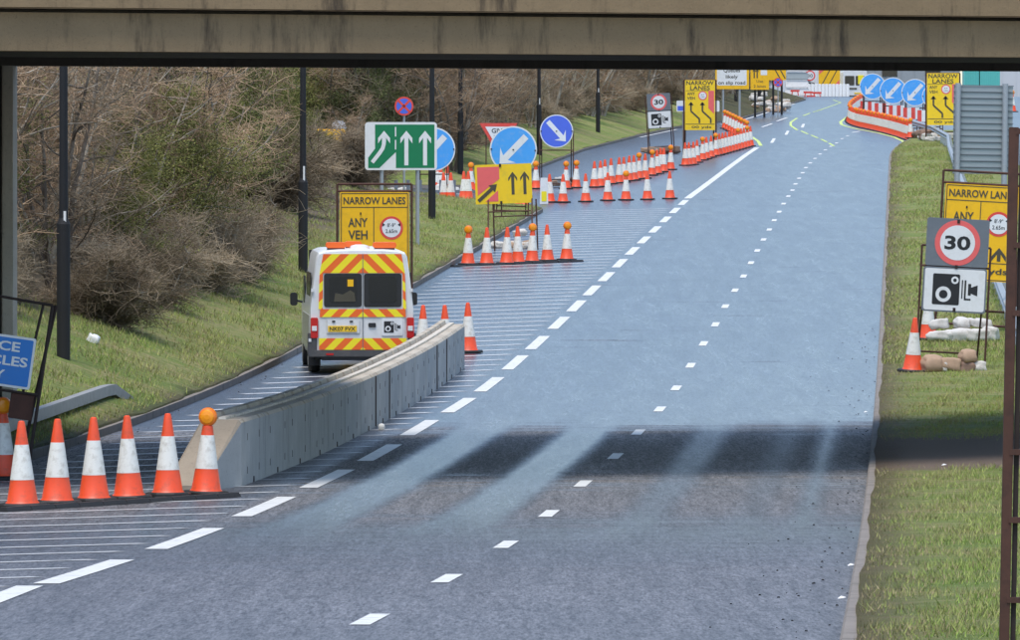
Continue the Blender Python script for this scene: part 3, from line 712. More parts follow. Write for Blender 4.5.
# --- blue police vehicles sign at the left edge, in its rusty frame
Yp = 88.
r = thing('police_vehicles_sign', 'blue POLICE VEHICLES ONLY sign in a rusty frame at the left edge', 'road sign', (xs(-6, Yp), Yp, g(Yp)+.1), roll=R(8))
cs = xs(-6, Yp); 
pl_ = lambda px, py: loc_(r, px, py)
a = pl_(-62, 325); b = pl_(29.5, 390); w = b[0]-a[0]; h = a[1]-b[1]
panel(r, a[0], b[1], b[0], a[1], 'sign_white', r=.03); panel(r, a[0]+.03, b[1]+.03, b[0]-.03, a[1]-.03, 'sign_police', r=.02, t=.004, name='blue_face', y=-.031)
xr = b[0]-.10
text('POLICE', xr-.09, a[1]-h*.21, .125, 'sign_white', r, -.038, width=.76, bold=.025, align='RIGHT')
text('VEHICLES', xr+.03, a[1]-h*.49, .125, 'sign_white', r, -.038, width=.98, bold=.025, align='RIGHT')
text('ONLY', xr-.24, a[1]-h*.77, .125, 'sign_white', r, -.038, width=.52, bold=.025, align='RIGHT')
MB().tube((b[0]+.12, .03, 0), (b[0]+.14, .03, a[1]+.45), .022).build('leg', 'rust_dark', r)
MB().tube((b[0]-.03, .5, 0), (b[0]+.18, .10, a[1]+.45), .022).build('rear_leg', 'rust_dark', r)
MB().tube((a[0]-.1, .03, 0), (a[0]-.1, .03, a[1]+.45), .022).build('leg', 'rust_dark', r)
for p_, q_ in (((a[0]-.1, .03, a[1]+.5), (b[0]+.14, .03, a[1]+.45)), ((b[0]+.02, .05, a[1]+.45), (b[0]-.1, .12, b[1]-.2)), ((a[0]-.1, .03, b[1]-.05), (b[0]+.14, .03, b[1]-.05))): MB().tube(p_, q_, .018).build('cross_bar', 'rust_dark', r)
MB().box((b[0]-.08, .06, b[1]-.22), (.30, .03, .34)).build('weight_plate', 'rust', r, bevel=.008)
# --- brown steel sign frame at the right edge with the back of a grey sign
Yb = 43.
r = thing('steel_signpost', 'tall rusty brown steel sign frame at the extreme right edge of the view', 'sign frame', (xs(1004, Yb), Yb, H(xs(1004, Yb), Yb)), roll=R(1.1))
zt = zs(127, Yb)-r.location.z
w = 10*Yb/F
MB().box((0, 0, zt/2-.1), (w, .05, zt+.2)).build('upright', 'rust', r, bevel=.004)
MB().box((w*.9, .03, zt/2-.1), (w*.5, .04, zt+.2)).box((w+.55, 0, zt/2-.1), (w, .05, zt+.2)).build('upright', 'rust_dark', r, bevel=.004)
for py in (131, 245, 313, 452, 520, 600): MB().box((.32, .0, zs(py, Yb)-r.location.z), (.62, .06, .035)).build('cross_bar', 'rust', r)
MB().box((w*1.3+.45, -.05, zs(290, Yb)-r.location.z), (.80, .02, 2.2)).build('panel', 'sign_grey', r, bevel=.006)
# --- grey slatted panel (back of a large sign)
Yl = 200.
r = thing('information_sign', 'tall grey slatted sign seen from behind on two round posts', 'road sign', (xs(981, Yl), Yl, H(xs(981, Yl), Yl)), roll=R(.8))
a = (xs(952, Yl)-r.location.x, zs(85, Yl)-r.location.z); b = (xs(1011, Yl)-r.location.x, zs(173, Yl)-r.location.z)
h = a[1]-b[1]; n = 14
mb = MB()
for i in range(n):
    z0 = b[1]+h*i/n; z1 = b[1]+h*(i+1)/n
    mb.add([(a[0], .0, z0), (b[0], .0, z0), (b[0], .0, z1-.035), (a[0], .0, z1-.035), (a[0], .05, z1-.035), (b[0], .05, z1-.035), (b[0], .05, z1), (a[0], .05, z1)], [(0,1,2,3), (3,2,5,4), (4,5,6,7)])
mb.box(((a[0]+b[0])/2, .09, (a[1]+b[1])/2), (b[0]-a[0], .02, h)); mb.build('slatted_panel', 'louvre', r)
mb = MB()
for i in range(n+1): mb.box(((a[0]+b[0])/2, -.012, b[1]+h*i/n-.012), (b[0]-a[0]+.04, .03, .022))
mb.build('rib', 'sign_grey', r)
for px in (956, 1003): x = xs(px, Yl)-r.location.x; MB().tube((x, -.11, -.2), (x, -.11, a[1]+.05), .085, n=14).build('post', 'galv', r)
# --- yellow rimmed queue sign and other distant signs
r = sign('queue_sign', 'yellow rimmed white sign reading Queues likely on slip road, on two posts', 'road sign', 731, 405)
a = loc_(r, 715.3, 58); b = loc_(r, 749, 89); w = b[0]-a[0]; h = a[1]-b[1]
for px in (723, 739.5): x = loc_(r, px, 0)[0]; MB().tube((x, .06, -.1), (x, .06, a[1]-.1), .07, n=10).build('post', 'galv', r)
panel(r, a[0], b[1], b[0], a[1], 'sign_yellow', r=.03); panel(r, a[0]+.1, b[1]+.22, b[0]-.14, a[1]-.1, 'sign_white', r=.08, t=.004, name='white_face', y=-.031)
zz = lambda py: loc_(r, 0, py)[1]
for s, py, wd in (('Queues', 70.5, 1.0), ('likely', 77, .72), ('on slip road', 83, 1.62)): text(s, loc_(r, 731.8, 0)[0], zz(py), .26, 'sign_char', r, -.04, width=wd*.98, bold=.015)
def plate(label, name, px, Y, x0, y0, x1, y1, m, post='black_post'):
    r = sign(name, label, 'road sign', px, Y); a = loc_(r, x0, y0); b = loc_(r, x1, y1)
    for x in (a[0]+(b[0]-a[0])*.25, a[0]+(b[0]-a[0])*.75): MB().tube((x, .05, -.1), (x, .05, a[1]-.05), .07, n=8).build('post', post, r)
    panel(r, a[0], b[1], b[0], a[1], m, r=.03); return r, a, b
r, a, b = plate('square yellow sign with faint black lettering, right of the queue sign', 'diversion_sign', 761, 430, 750.5, 62, 769, 89.5, 'sign_yellow')
w = b[0]-a[0]
for k in (.2, .36): flat('lane_arrow', [barbed((a[0]+w*k, loc_(r, 0, 78)[1]), (a[0]+w*k, loc_(r, 0, 69)[1]), .08, .2, .12, .08)], 'sign_char', r, -.035)
flat('white_patch', [rrect(a[0]+w*.55, loc_(r, 0, 75)[1], a[0]+w*.9, loc_(r, 0, 70)[1], .02)], 'sign_white', r, -.035)
text('Use', a[0]+w*.5, loc_(r, 0, 81)[1], .17, 'sign_char', r, -.035, width=.4); text('2 lanes', a[0]+w*.5, loc_(r, 0, 86)[1], .17, 'sign_char', r, -.035, width=.75)
r, a, b = plate('orange yellow sign with slanting black lines behind the square yellow sign', 'lane_shift_sign', 776, 440, 769, 60, 786, 80, 'sign_yellow')
w = b[0]-a[0]
flat('slanting_lines', [bar((a[0]+w*.2, a[1]-.3), (a[0]+w*.65, b[1]+.1), .07), bar((a[0]+w*.5, a[1]-.3), (a[0]+w*.95, b[1]+.1), .07)], 'sign_char', r, -.035)
r, a, b = plate('yellow and red sign with slanting black lane lines standing behind the white barrier', 'lane_shift_sign', 829, 545, 818.5, 68, 840, 87, 'sign_yellow')
w = b[0]-a[0]; h = a[1]-b[1]
flat('slanting_lines', [bar((a[0]+w*k, b[1]+.08), (a[0]+w*(k+.42), a[1]-.1), .07) for k in (.12, .45)], 'sign_char', r, -.036)
flat('closed_lane', [[(a[0]+.05, a[1]-.5), (a[0]+.05, a[1]-.1), (a[0]+w*.3, a[1]-.1)], [(b[0]-.05, b[1]+.6), (b[0]-.05, b[1]+.08), (b[0]-w*.3, b[1]+.08)]], 'sign_pink', r, -.036)
r, a, b = plate('small distant white sign with a red ring and camera mark behind the white barrier', 'speed_limit_sign', 809, 548, 803, 66, 817, 87.5, 'sign_white')
c = loc_(r, 810, 75.5); flat('speed_roundel', [circ(*c, .42)], 'sign_pink', r, -.035); flat('speed_roundel', [circ(*c, .31)], 'sign_white', r, -.04); text('30', c[0], c[1], .26, 'sign_black', r, -.045, width=.42)
camera_glyph(r, c[0], loc_(r, 0, 83.5)[1], .75, -.035)

# ------------------------------------------------------------------ traffic cones
def make_cone(lamp=False, m='cone_orange'):
    root = thing('traffic_cone', '', 'traffic cone', (0, 0, 0))
    MB().lathe([(.205, .045), (.178, .075), (.138, .32)], 28, c=(0, 0, 0)).build('lower_body', m, root, smooth=False)
    MB().lathe([(.140, .32), (.080, .725)], 28).build('reflective_sleeve', 'sleeve', root)
    MB().lathe([(.079, .725), (.042, .97), (.036, .99), (.022, 1.0)] if not lamp else [(.079, .725), (.062, .84)], 24).build('tip', m, root)
    MB().lathe([(.29, .0), (.29, .035), (.27, .05), (.2, .052)], 8).build('base', 'rubber', root)
    if lamp:
        l = MB().lathe([(.085, -.055), (.105, -.045), (.115, .0), (.105, .045), (.085, .055)], 28, axis='y', c=(0, 0, .945)).build('lamp', 'lamp_rim', root)
        MB().lathe([(.03, -.075), (.075, -.066), (.084, -.056)], 24, axis='y', c=(0, 0, .945)).build('lens', 'lamp_amber', l)
    for c in kids(root):
        if c.name.startswith(('lower', 'refl', 'tip')): c.data.polygons.foreach_set('use_smooth', [True]*len(c.data.polygons)); c.data.set_sharp_from_angle(angle=R(35)) if hasattr(c.data, 'set_sharp_from_angle') else None
    return root
CONE = {0: make_cone(), 1: make_cone(True)}; CT = {k: tree_of(v) for k, v in CONE.items()}; used = set()
ORD = ['first', 'second', 'third', 'fourth', 'fifth', 'sixth', 'seventh', 'eighth', 'ninth', 'tenth', 'eleventh', 'twelfth', 'thirteenth', 'fourteenth', 'fifteenth', 'sixteenth', 'seventeenth', 'eighteenth', 'nineteenth', 'twentieth']
rc = random.Random(3)
def cone(px, py, lamp, label, group, z=None, Y=None, scale=1., roll=0.):
    X, Yv = gp(px, py) if Y is None else (xs(px, Y), Y)
    loc = (X, Yv, H(X, Yv)+.006 if z is None else z)
    if lamp not in used: o = CONE[lamp]; used.add(lamp); o.location = loc; o['label'] = label; o['group'] = group; o.scale = (scale,)*3
    else: o = dup(CONE[lamp], loc, rc.uniform(-.35, .35) if lamp else rc.uniform(0, 6), label, group, scale, CT[lamp])
    if lamp: o.rotation_euler[2] = rc.uniform(-.3, .3)
    o.rotation_euler[1] = R(rc.uniform(-1.5, 1.5))+roll
    return o
G1 = 'traffic cones in the front row'; 
for i, (px, py, l) in enumerate(((22.5,508,0),(57,505,0),(94,502.5,0),(129,500,0),(168,497,0),(206,495.5,1))):
    cone(px, py, l, 'near traffic cone, %s from the left in the front row%s' % (ORD[i], ', amber lamp on top' if l else ''), G1, scale=1.0)
cone(3, 480, 1, 'dark based cone with an amber lamp cut by the left edge of the picture', G1)
G2 = 'traffic cones just beyond the concrete barrier'
for px, py, lb in ((422.5,356,'left of the three cones at the far end of the concrete barrier, half hidden'),(445.5,356,'middle cone of three at the far end of the barrier, its upper part showing'),(468.5,353,'rightmost of three cones at the far end of the barrier, clear of it')):
    cone(px, py, 0, lb, G2)
G3 = 'traffic cones in the row before the yellow lane sign'
for i, (px, py, l) in enumerate(((468,265,1),(486.7,264.8,0),(506.7,264.3,0),(518,263.5,0),(532,262.5,1),(547.5,261.5,0),(566.7,260.5,1))):
    cone(px, py, l, 'cone, %s from the left in the middle-distance row of seven%s' % (ORD[i], ', with amber lamp' if l else ''), G3)
G4 = 'traffic cones in the straight row across the hatching'
for i, (px, py, l) in enumerate(((550,202.5,0),(563,202.7,0),(585.8,202,0),(607.8,200.8,0),(626,200.3,1),(647.6,199.8,0),(670,199,0))):
    cone(px, py, l, 'cone %s from left in the spaced row beside the white marker%s' % (ORD[i], ', lamp topped' if l else ''), G4)
G5 = 'traffic cones in the diagonal row up the slip lane'
for i, (px, py, l) in enumerate(((566,189,1),(576,188,1),(594.4,187.5,0),(600.4,187,0),(605,185.5,0),(611,184,0),(619,183,0),(623.6,182.5,0),(629,181,0),(634,180.5,0),(639,179,1),(645,178.5,0),(651.7,175.5,1),(657.6,174,0),(660.5,172,0),(663.5,172,0),(670.7,169.8,1))):
    cone(px, py, l, 'cone %s from left in the diagonal row below the distant 30 sign%s' % (ORD[i], ', lamp topped' if l else ''), G5)
G6 = 'tightly packed cones along the curve on the left'
pts = [(685.5,165.6,0),(689,165.3,0),(693,164.7,0),(697,162.5,0),(702.5,160.3,1),(706.5,159,0),(711,157.5,0),(716,155.8,1)]
for i in range(11): pts.append((719.5+i*3.1, 155-i*.87, 1 if i in (6, 9) else 0))
for px, py, l in pts: cone(px, py, l, 'orange and white cone packed tightly in the left curve%s' % (', with amber lamp' if l else ''), G6+(' with lamps' if l else ''))
for i in range(9):
    t = i/8; cone(725+22*t, 128.5+12.5*t**1.1, 1, 'lamp topped cone in the far return of the packed left-hand curve', 'lamp topped cones of the left-hand return')
G7 = 'tightly packed cones round the right-hand island'
path = [(862,108.5),(858.5,110.5),(855,113),(851.5,116.3),(849.5,119.5),(849.5,122),(852,124),(856,125.6),(861.5,127.2),(870,129),(880,131.3),(890,133.8),(900,136.7),(910.6,140.3)]
acc = [(path[0])]
W = [gp(*p) for p in path]; cur = W[0]; pos = [cur]
for a_, b_ in zip(W[:-1], W[1:]):
    L_ = math.dist(a_, b_); k = max(1, round(L_/(.8 if a_[1] > 400 else .36)))
    if math.dist(a_, b_) > 3 and a_[1] > 400: k = max(1, round(L_/1.1))
    for j in range(1, k+1): pos.append((a_[0]+(b_[0]-a_[0])*j/k, a_[1]+(b_[1]-a_[1])*j/k))
for i, p in enumerate(pos):
    l = 1 if (i % 7 == 3 or i == len(pos)-1) else 0
    cone(p[0]*F/p[1]+510, 0, l, 'orange and white cone packed tightly round the right island%s' % (', with amber lamp' if l else ''), G7+(' with lamps' if l else ''), Y=p[1])
cone(912.5, 0, 0, 'leaning cone on the right verge in front of the large 30 sign', 'cones by the large 30 sign', Y=126.5, roll=R(4))
cone(928, 0, 0, 'cone half hidden behind the large 30 and camera sign on the right verge', 'cones by the large 30 sign', Y=140, roll=R(1))
for i, (px, py, l) in enumerate(((447,193,0),(444,206,0),(451,206,0),(464,206.5,0),(468,206.5,0),(471,190.5,1),(495,206,0),(515,206,0),(524,206,0),(536,189,1),(438,191,0),(441,192,0),(478,192,0))):
    cone(px, py, l, 'side road cone behind the dark rail fence, %s of that group%s' % (ORD[i], ', lamp topped' if l else ''), 'cones on the side road')
cone(1012.5, 0, 1, 'small distant lamp topped cone at the extreme right beside the grey slatted sign', 'cones', Y=330, z=zs(112, 330))
# black rubber strips under the rows
def strip(label, pa, pb, w=.16, h=.05):
    A, B = gp(*pa), gp(*pb); mb = MB(); n = 10
    for i in range(n):
        p = [A[k]+(B[k]-A[k])*(i+.5)/n for k in (0, 1)]; l = math.dist(A, B)/n
        mb.box((p[0]-A[0], p[1]-A[1], g(p[1])-g(A[1])+h/2+.004), (l*.97, w, h), 0, math.atan2(B[1]-A[1], B[0]-A[0]), (l*.95, w*.6))
    o = mb.build('cable_ramp', 'rubber', None, (A[0], A[1], g(A[1]))); tag(o, label, 'rubber strip'); 
strip('black rubber strip lying under the front row of cones', (2, 512), (236, 497))
strip('thin black rubber strip lying under the middle-distance row of seven cones', (452, 267), (582, 261.5))
# white marker with a yellow square
r = thing('marker_panel', 'white upright marker with a yellow square at the tip of the grass', 'marker', (xs(544, 240), 240, g(240)))
w = 8.5*240/F/1; MB().box((0, 0, .46), (w*1.0, .14, .92), top=(w*.85, .1)).build('panel', 'white', r, bevel=.01)
flat('yellow_square', [rrect(-w*.3, .1, w*.3, .45, .02)], 'hi_yellow', r, -.076)

# ------------------------------------------------------------------ concrete barrier
BP = [(-3.36, 86.2), (-2.72, 95.7), (-2.07, 107.5), (-1.35, 121), (-.86, 131.2)]
def bX(Y): return float(np.interp(Y, [p[1] for p in BP], [p[0] for p in BP]))
rs = random.Random(9); nb = 15; Ys = np.linspace(86.2, 131.2, nb+1); BW = .52; BH = .84
for i in range(nb):
    y0, y1 = Ys[i]+.03, Ys[i+1]-.03; x0, x1 = bX(y0), bX(y1); z0, z1 = g(y0), g(y1)
    L_ = math.dist((x0, y0), (x1, y1)); rz = math.atan2(y1-y0, x1-x0)-pi/2
    lab = ('concrete barrier block at the near sloping end beside the lamp topped cone' if i == 0 else ('last concrete barrier block at the far end beside three cones' if i == nb-1 else 'concrete barrier block, %s in the line counted from the sloped near end' % ORD[i]))
    r = thing('barrier_block', lab, 'concrete barrier', (x0, y0, z0), rz, 'concrete blocks of the barrier line'); r.rotation_euler[0] = math.atan2(z1-z0, L_)
    # block runs along local +Y, its right face on local x=0
    mb = MB()
    top = [(0, BH-.04), (-.03, BH)]
    prof = [(0, 0), (0, BH-.045), (-.035, BH-.005), (-BW+.035, BH-.005), (-BW, BH-.045), (-BW, 0)]
    n = len(prof)
    if i == 0:
        mb.v += [(-.33+.0, -1.5, 0), (-.33, -1.5, .06), (-.36, -1.5, .07), (-.33-.42, -1.5, .07), (-.78, -1.5, .06), (-.78, -1.5, 0)]
        mb.v += [(p[0], 0, p[1]) for p in prof]; mb.v += [(p[0], L_, p[1]) for p in prof]
        for s in (0, n):
            for k in range(n): mb.f.append((s+k, s+n+k, s+n+(k+1) % n, s+(k+1) % n)); mb.mi.append(1 if (s == 0 and k in (1, 2, 3)) else (2 if k in (1, 2, 3) else 0))
        mb.f += [tuple(range(n))[::-1], tuple(range(2*n, 3*n))]; mb.mi += [1, 0]
    else:
        mb.v += [(p[0], 0, p[1]) for p in prof]; mb.v += [(p[0], L_, p[1]) for p in prof]
        for k in range(n): mb.f.append((k, n+k, n+(k+1) % n, (k+1) % n)); mb.mi.append(2 if k in (1, 2, 3) else 0)
        mb.f += [tuple(range(n))[::-1], tuple(range(n, 2*n))]; mb.mi += [0, 0]
    mb.build('body', ['block', 'block_end', 'block_top'], r)
    mb = MB(); mb.box((-BW*.47, L_/2, BH+.012), (.09, L_*.98, .03)); mb.build('top_strip', 'strip_pale', r)
    mb = MB(); mb.box((-BW*.80, L_/2, BH+.03), (.13, L_*.97, .07), top=(.09, L_*.96)); mb.build('top_rib', 'block_top', r)
    mb = MB()
    for k in range(2):
        yy = L_*(.25+.5*k)+rs.uniform(-.3, .3)
        for z in (.18, .60): MB().box((.0, yy, z), (.008, .022, .09)).build('drain_slot', 'rust_dark', r)
    if i in (6, 7, 11, 12): MB().box((-.002, L_-.03, BH*.48), (.036, .05, BH*.93)).build('joint_gap_strip', 'rust_dark', r)  # added dark strip stands in for the shaded gap between blocks
    MB().box((0, L_*.5, .04), (.02, .07, .07)).build('foot_slot', 'rust_dark', r)

# ------------------------------------------------------------------ the marked van
def clip(poly, inside, inter):
    out = []
    for i in range(len(poly)):
        a, b = poly[i-1], poly[i]
        if inside(b):
            if not inside(a): out.append(inter(a, b))
            out.append(b)
        elif inside(a): out.append(inter(a, b))
    return out
def clip_convex(poly, region):   # region counter-clockwise convex
    for i in range(len(region)):
        p, q_ = region[i], region[(i+1) % len(region)]
        def s(v): return (q_[0]-p[0])*(v[1]-p[1])-(q_[1]-p[1])*(v[0]-p[0])
        poly = clip(poly, lambda v: s(v) >= 0, lambda a, b: tuple(a[k]+(b[k]-a[k])*s(a)/(s(a)-s(b)) for k in (0, 1)))
        if not poly: return []
    return poly
def chevrons(region_l, region_r, w, cx):
    res = {0: [], 1: []}
    for reg, sgn in ((region_l, 1), (region_r, -1)):
        for k in range(-30, 30):
            o = k*w; z0, z1 = -1, 4
            st = [(cx+sgn*(o+z0), z0), (cx+sgn*(o+w+z0), z0), (cx+sgn*(o+w+z1), z1), (cx+sgn*(o+z1), z1)]
            c = clip_convex(st, reg)
            if len(c) > 2: res[k % 2].append(c)
    return res
def build_van():
    Yv = 128.6; X = xs(361.9, Yv)
    van = thing('police_van', 'white marked camera van with yellow and orange chevrons on its rear, beside the barrier', 'van', (X, Yv, g(Yv+1.2)), R(3.6))
    L_ = 5.2
    # sections: (y, half width belt, half width roof, z bottom, z belt, z roof)
    secs = [(0, .955, .79, .42, 1.2, 2.265), (.05, .965, .805, .36, 1.2, 2.29), (.3, .97, .81, .34, 1.2, 2.30), (3.3, .97, .81, .34, 1.2, 2.31), (3.75, .97, .80, .34, 1.2, 2.27), (4.45, .98, .72, .34, 1.2, 1.42), (5.05, .93, .72, .34, .95, 1.08), (5.2, .86, .66, .38, .8, .92)]
    mb = MB(); n = None
    for (yy, hb, hr, zb, zm, zt) in secs:
        half = [(hb*.96, zb), (hb, zb+.12), (hb, zm), (hb-(hb-hr)*.35, zm+(zt-zm)*.45), (hr+.04, zt-.12), (hr, zt-.05), (hr-.10, zt-.008), (hr*.5, zt+.012), (0, zt+.015)]
        ring = half+[(-p[0], p[1]) for p in half[::-1][1:]]
        n = len(ring); mb.v += [(p[0], yy, p[1]) for p in ring]
    for i in range(len(secs)-1):
        for k in range(n): mb.f.append((i*n+k, i*n+(k+1) % n, (i+1)*n+(k+1) % n, (i+1)*n+k)); mb.mi.append(0)
    mb.f += [tuple(range(n)), tuple(range((len(secs)-1)*n, len(secs)*n))[::-1]]; mb.mi += [0, 0]
    body = mb.build('body', 'van_white', van, smooth=True)
    body.data.set_sharp_from_angle(angle=R(32)) if hasattr(body.data, 'set_sharp_from_angle') else None
    # silver lower flanks (reflective side band)
    for s in (-1, 1):
        MB().box((s*.975, 2.0, .83), (.012, 3.6, .50)).build('side_band', 'van_silver', van)
        MB().box((s*.955, 3.55, 1.50), (.02, .9, .52), 0, 0, (.02, .7)).build('side_window', 'glass', van)
        MB().box((s*.935, 1.6, 1.62), (.02, 2.1, .50)).build('side_window', 'glass', van)
    MB().add([(-.86, 3.80, 2.25), (.86, 3.80, 2.25), (.84, 4.42, 1.48), (-.84, 4.42, 1.48)], [(0,1,2,3)]).build('windscreen', 'glass', van)
    y = -.012
    W = lambda z: .985-max(0, z-1.2)*.135
    cx = .015
    # rear doors: two slightly proud leaves
    dl = [(-.80, .62), (cx-.008, .62), (cx-.008, 2.235), (-.73, 2.235), (-.80, 1.8)]
    dr = [(cx+.008, .62), (.80, .62), (.81, 1.8), (.745, 2.235), (cx+.008, 2.235)]
    for d_ in (dl, dr):
        door = MB().prism(d_, y-.012, y+.02).build('rear_door', 'van_white', van)
        s = -1 if d_ is dl else 1
        w0, w1 = (cx-.725+.0, cx-.02) if s < 0 else (cx+.02, cx+.725)
        fr = MB().prism(rrect(w0, 1.235, w1, 1.86, .05), y-.024, y-.01).build('window_frame', 'glass_frame', door)
        MB().prism(rrect(w0+.10 if s < 0 else w0+.09, 1.32, w1-.09 if s < 0 else w1-.09, 1.80, .06), y-.030, y-.022).build('window', 'glass', door)
    hi = -.040
    top_l = [(-.79, 1.87), (cx-.006, 1.87), (cx-.006, 2.225), (-.72, 2.225)]; top_r = [(cx+.006, 1.87), (.80, 1.87), (.735, 2.225), (cx+.006, 2.225)]
    mid_l = [(-.79, 1.05), (cx-.006, 1.05), (cx-.006, 1.20), (-.78, 1.20)]; mid_r = [(cx+.006, 1.05), (.82, 1.05), (.81, 1.20), (cx+.006, 1.20)]
    low_l = [(-.80, .44), (cx-.006, .44), (cx-.006, .655), (-.80, .655)]; low_r = [(cx+.006, .44), (.83, .44), (.83, .655), (cx+.006, .655)]
    sl_l = [(-.81, 1.20), (-.735, 1.20), (-.725, 1.87), (-.79, 1.87)]; sl_r = [(.765, 1.20), (.825, 1.20), (.80, 1.87), (.755, 1.87)]
    for nm, rl, rr, ww in (('upper_chevrons', top_l, top_r, .165), ('middle_chevrons', mid_l, mid_r, .165), ('lower_chevrons', low_l, low_r, .165), ('side_chevrons', sl_l, sl_r, .165)):
        res = chevrons(rl, rr, ww, cx); mb = MB()
        for k in (0, 1):
            for p in res[k]: mb.poly(p, hi, k)
        # backing so the strip has its own sheet
        mb.build(nm, ['hi_orange', 'hi_yellow'], van)
    mb = MB().box((cx, hi-.004, 1.3), (.012, .01, 1.85)); mb.build('door_gap', 'sign_grey', van)
    # plate, recess, handle, camera emblem
    MB().box((-.35, -.035, .87), (.62, .02, .26)).build('plate_recess', 'van_white', van, bevel=.01)
    pp = MB().box((-.365, -.052, .83), (.54, .012, .115)).build('number_plate', 'plate_yellow', van, bevel=.003)
    text('NK07 FVX', -.365, .83, .075, 'sign_black', pp, -.060, width=.48, bold=.02, name='plate_lettering')
    for x in (-.53, -.2): MB().box((x, -.052, .97), (.06, .02, .03)).build('plate_lamp', 'sign_black', van)
    MB().prism(rrect(.12, .86, .26, .94, .02), -.045, -.025).build('door_handle', 'sign_black', van)
    MB().prism(rrect(.37, .70, .76, 1.03, .03), -.042, -.028).build('emblem_plate', 'white', van)
    camera_glyph(van, .56, .865, .34, -.046)
    mb = MB().prism([(-1.0, .30), (1.0, .30), (1.02, .42), (.98, .50), (.86, .43), (-.86, .43), (-.98, .50), (-1.02, .42)], -.10, .25); mb.build('bumper', 'bumper', van, bevel=.02)
    MB().prism([(-1.01, .43), (-.84, .43), (-.84, .75), (-1.01, .75)], -.03, .12).prism([(.86, .43), (1.01, .43), (1.01, .75), (.86, .75)], -.03, .12).build('bumper_corner', 'bumper', van, bevel=.01)
    MB().box((0, .1, .30), (1.5, .3, .12)).build('underbody', 'sign_black', van)
    MB().box((0, 2.5, .32), (1.7, 4.6, .14)).build('chassis', 'sign_black', van)
    for s in (-1, 1):
        x = s*.895+cx*.5
        t = MB().prism(rrect(x-.068, .66, x+.068, 1.04, .025), -.05, .08).build('tail_lamp', 'red_lens', van)
        MB().box((x, -.055, .84), (.09, .01, .09)).build('reversing_lens', 'white', t)
        MB().box((s*.60, -.108, .36), (.14, .01, .035)).build('reflector', 'red_lens', van)
        # wheels
        for yy in (.95, 4.1):
            w_ = MB().lathe([(.24, -.11), (.32, -.10), (.335, -.05), (.335, .05), (.32, .10), (.24, .11)], 28, axis='x', c=(s*.86, yy, .335-.0)).build('wheel', 'tyre', van)
            MB().lathe([(.05, s*.10), (.20, s*.09), (.215, s*.115)], 20, axis='x', c=(s*.86, yy, .335)).build('rim', 'van_silver', w_)
        MB().box((s*.86, .57, .30), (.22, .02, .34)).build('mudflap', 'sign_black', van)
        # mirrors, hinges
        mm = MB().prism(rrect(s*1.15-.07, 1.18, s*1.15+.07, 1.43, .045), 3.75, 3.85).build('door_mirror', 'glass_frame', van, bevel=.02)
        MB().tube((s*.98, 3.8, 1.25), (s*1.12, 3.8, 1.28), .022).build('mirror_arm', 'glass_frame', mm)
        for z in (.62, 1.55): MB().box((s*W(z)*.985, -.02, z), (.05, .04, .06)).build('hinge', 'van_white', van)
    # lightbars on the roof
    for x0, x1, yy in ((-.66, -.28, .45), (-.26, .06, 1.6), (.22, .66, .45)):
        b_ = MB().prism(rrect(x0, 2.33, x1, 2.44, .045), yy-.13, yy+.13).build('light_bar', 'hi_orange', van, bevel=.02)
        MB().box(((x0+x1)/2, yy, 2.31), ((x1-x0)*.85, .24, .05)).build('light_bar_foot', 'sign_black', b_)
    MB().lathe([(.20, 2.30), (.17, 2.37), (.08, 2.395)], 20, c=(-.02, .5, 0)).build('roof_vent', 'white', van)
    MB().prism([(-.27, 1.62), (-.16, 1.62), (-.16, 1.75), (-.27, 1.75)], -.046, -.044).build('window_notice', 'sign_yellow', van)
    MB().prism([(-.52, 1.34), (-.12, 1.34), (-.14, 1.50), (-.22, 1.55), (-.36, 1.47), (-.50, 1.50)], -.046, -.045).build('seat_seen_through_window', 'sign_char', van)
    MB().box((.36, -.055, 1.28), (.5, .012, .018)).build('wiper', 'sign_black', van)
build_van()

# ------------------------------------------------------------------ lamp columns
G_l = 'black lamp columns along the left side'
def column(px, Y, py, r0, r1, sticker, label, hi=9.):
    X = xs(px, Y); z = zs(py, Y)
    c = thing('lamp_column', label, 'lamp column', (X, Y, z), 0, G_l)
    MB().tube((0, 0, -.5), (0, 0, 2.2), r0, r0, 18).tube((0, 0, 2.2), (0, 0, 2.3), r0, r1, 18, cap=False).build('lower_shaft', 'black_post', c)
    MB().tube((0, 0, 2.28), (0, 0, hi), r1, r1*.75, 16).build('upper_shaft', 'black_post', c)
    a = MB().tube((0, 0, hi), (.9, 0, hi+.35), .05, .04, 10).build('bracket', 'black_post', c)
    MB().box((1.15, 0, hi+.38), (.65, .28, .13), top=(.5, .2)).build('lantern', 'galv', c, bevel=.02)
    if sticker:
        z1, z0 = zs(sticker[0], Y)-z, zs(sticker[1], Y)-z; rr = r1*.99
        MB().box((r1*.35, -rr-.006, (z0+z1)/2), (r1*.55, .014, z1-z0)).build('number_sticker', 'sign_white', c)
        
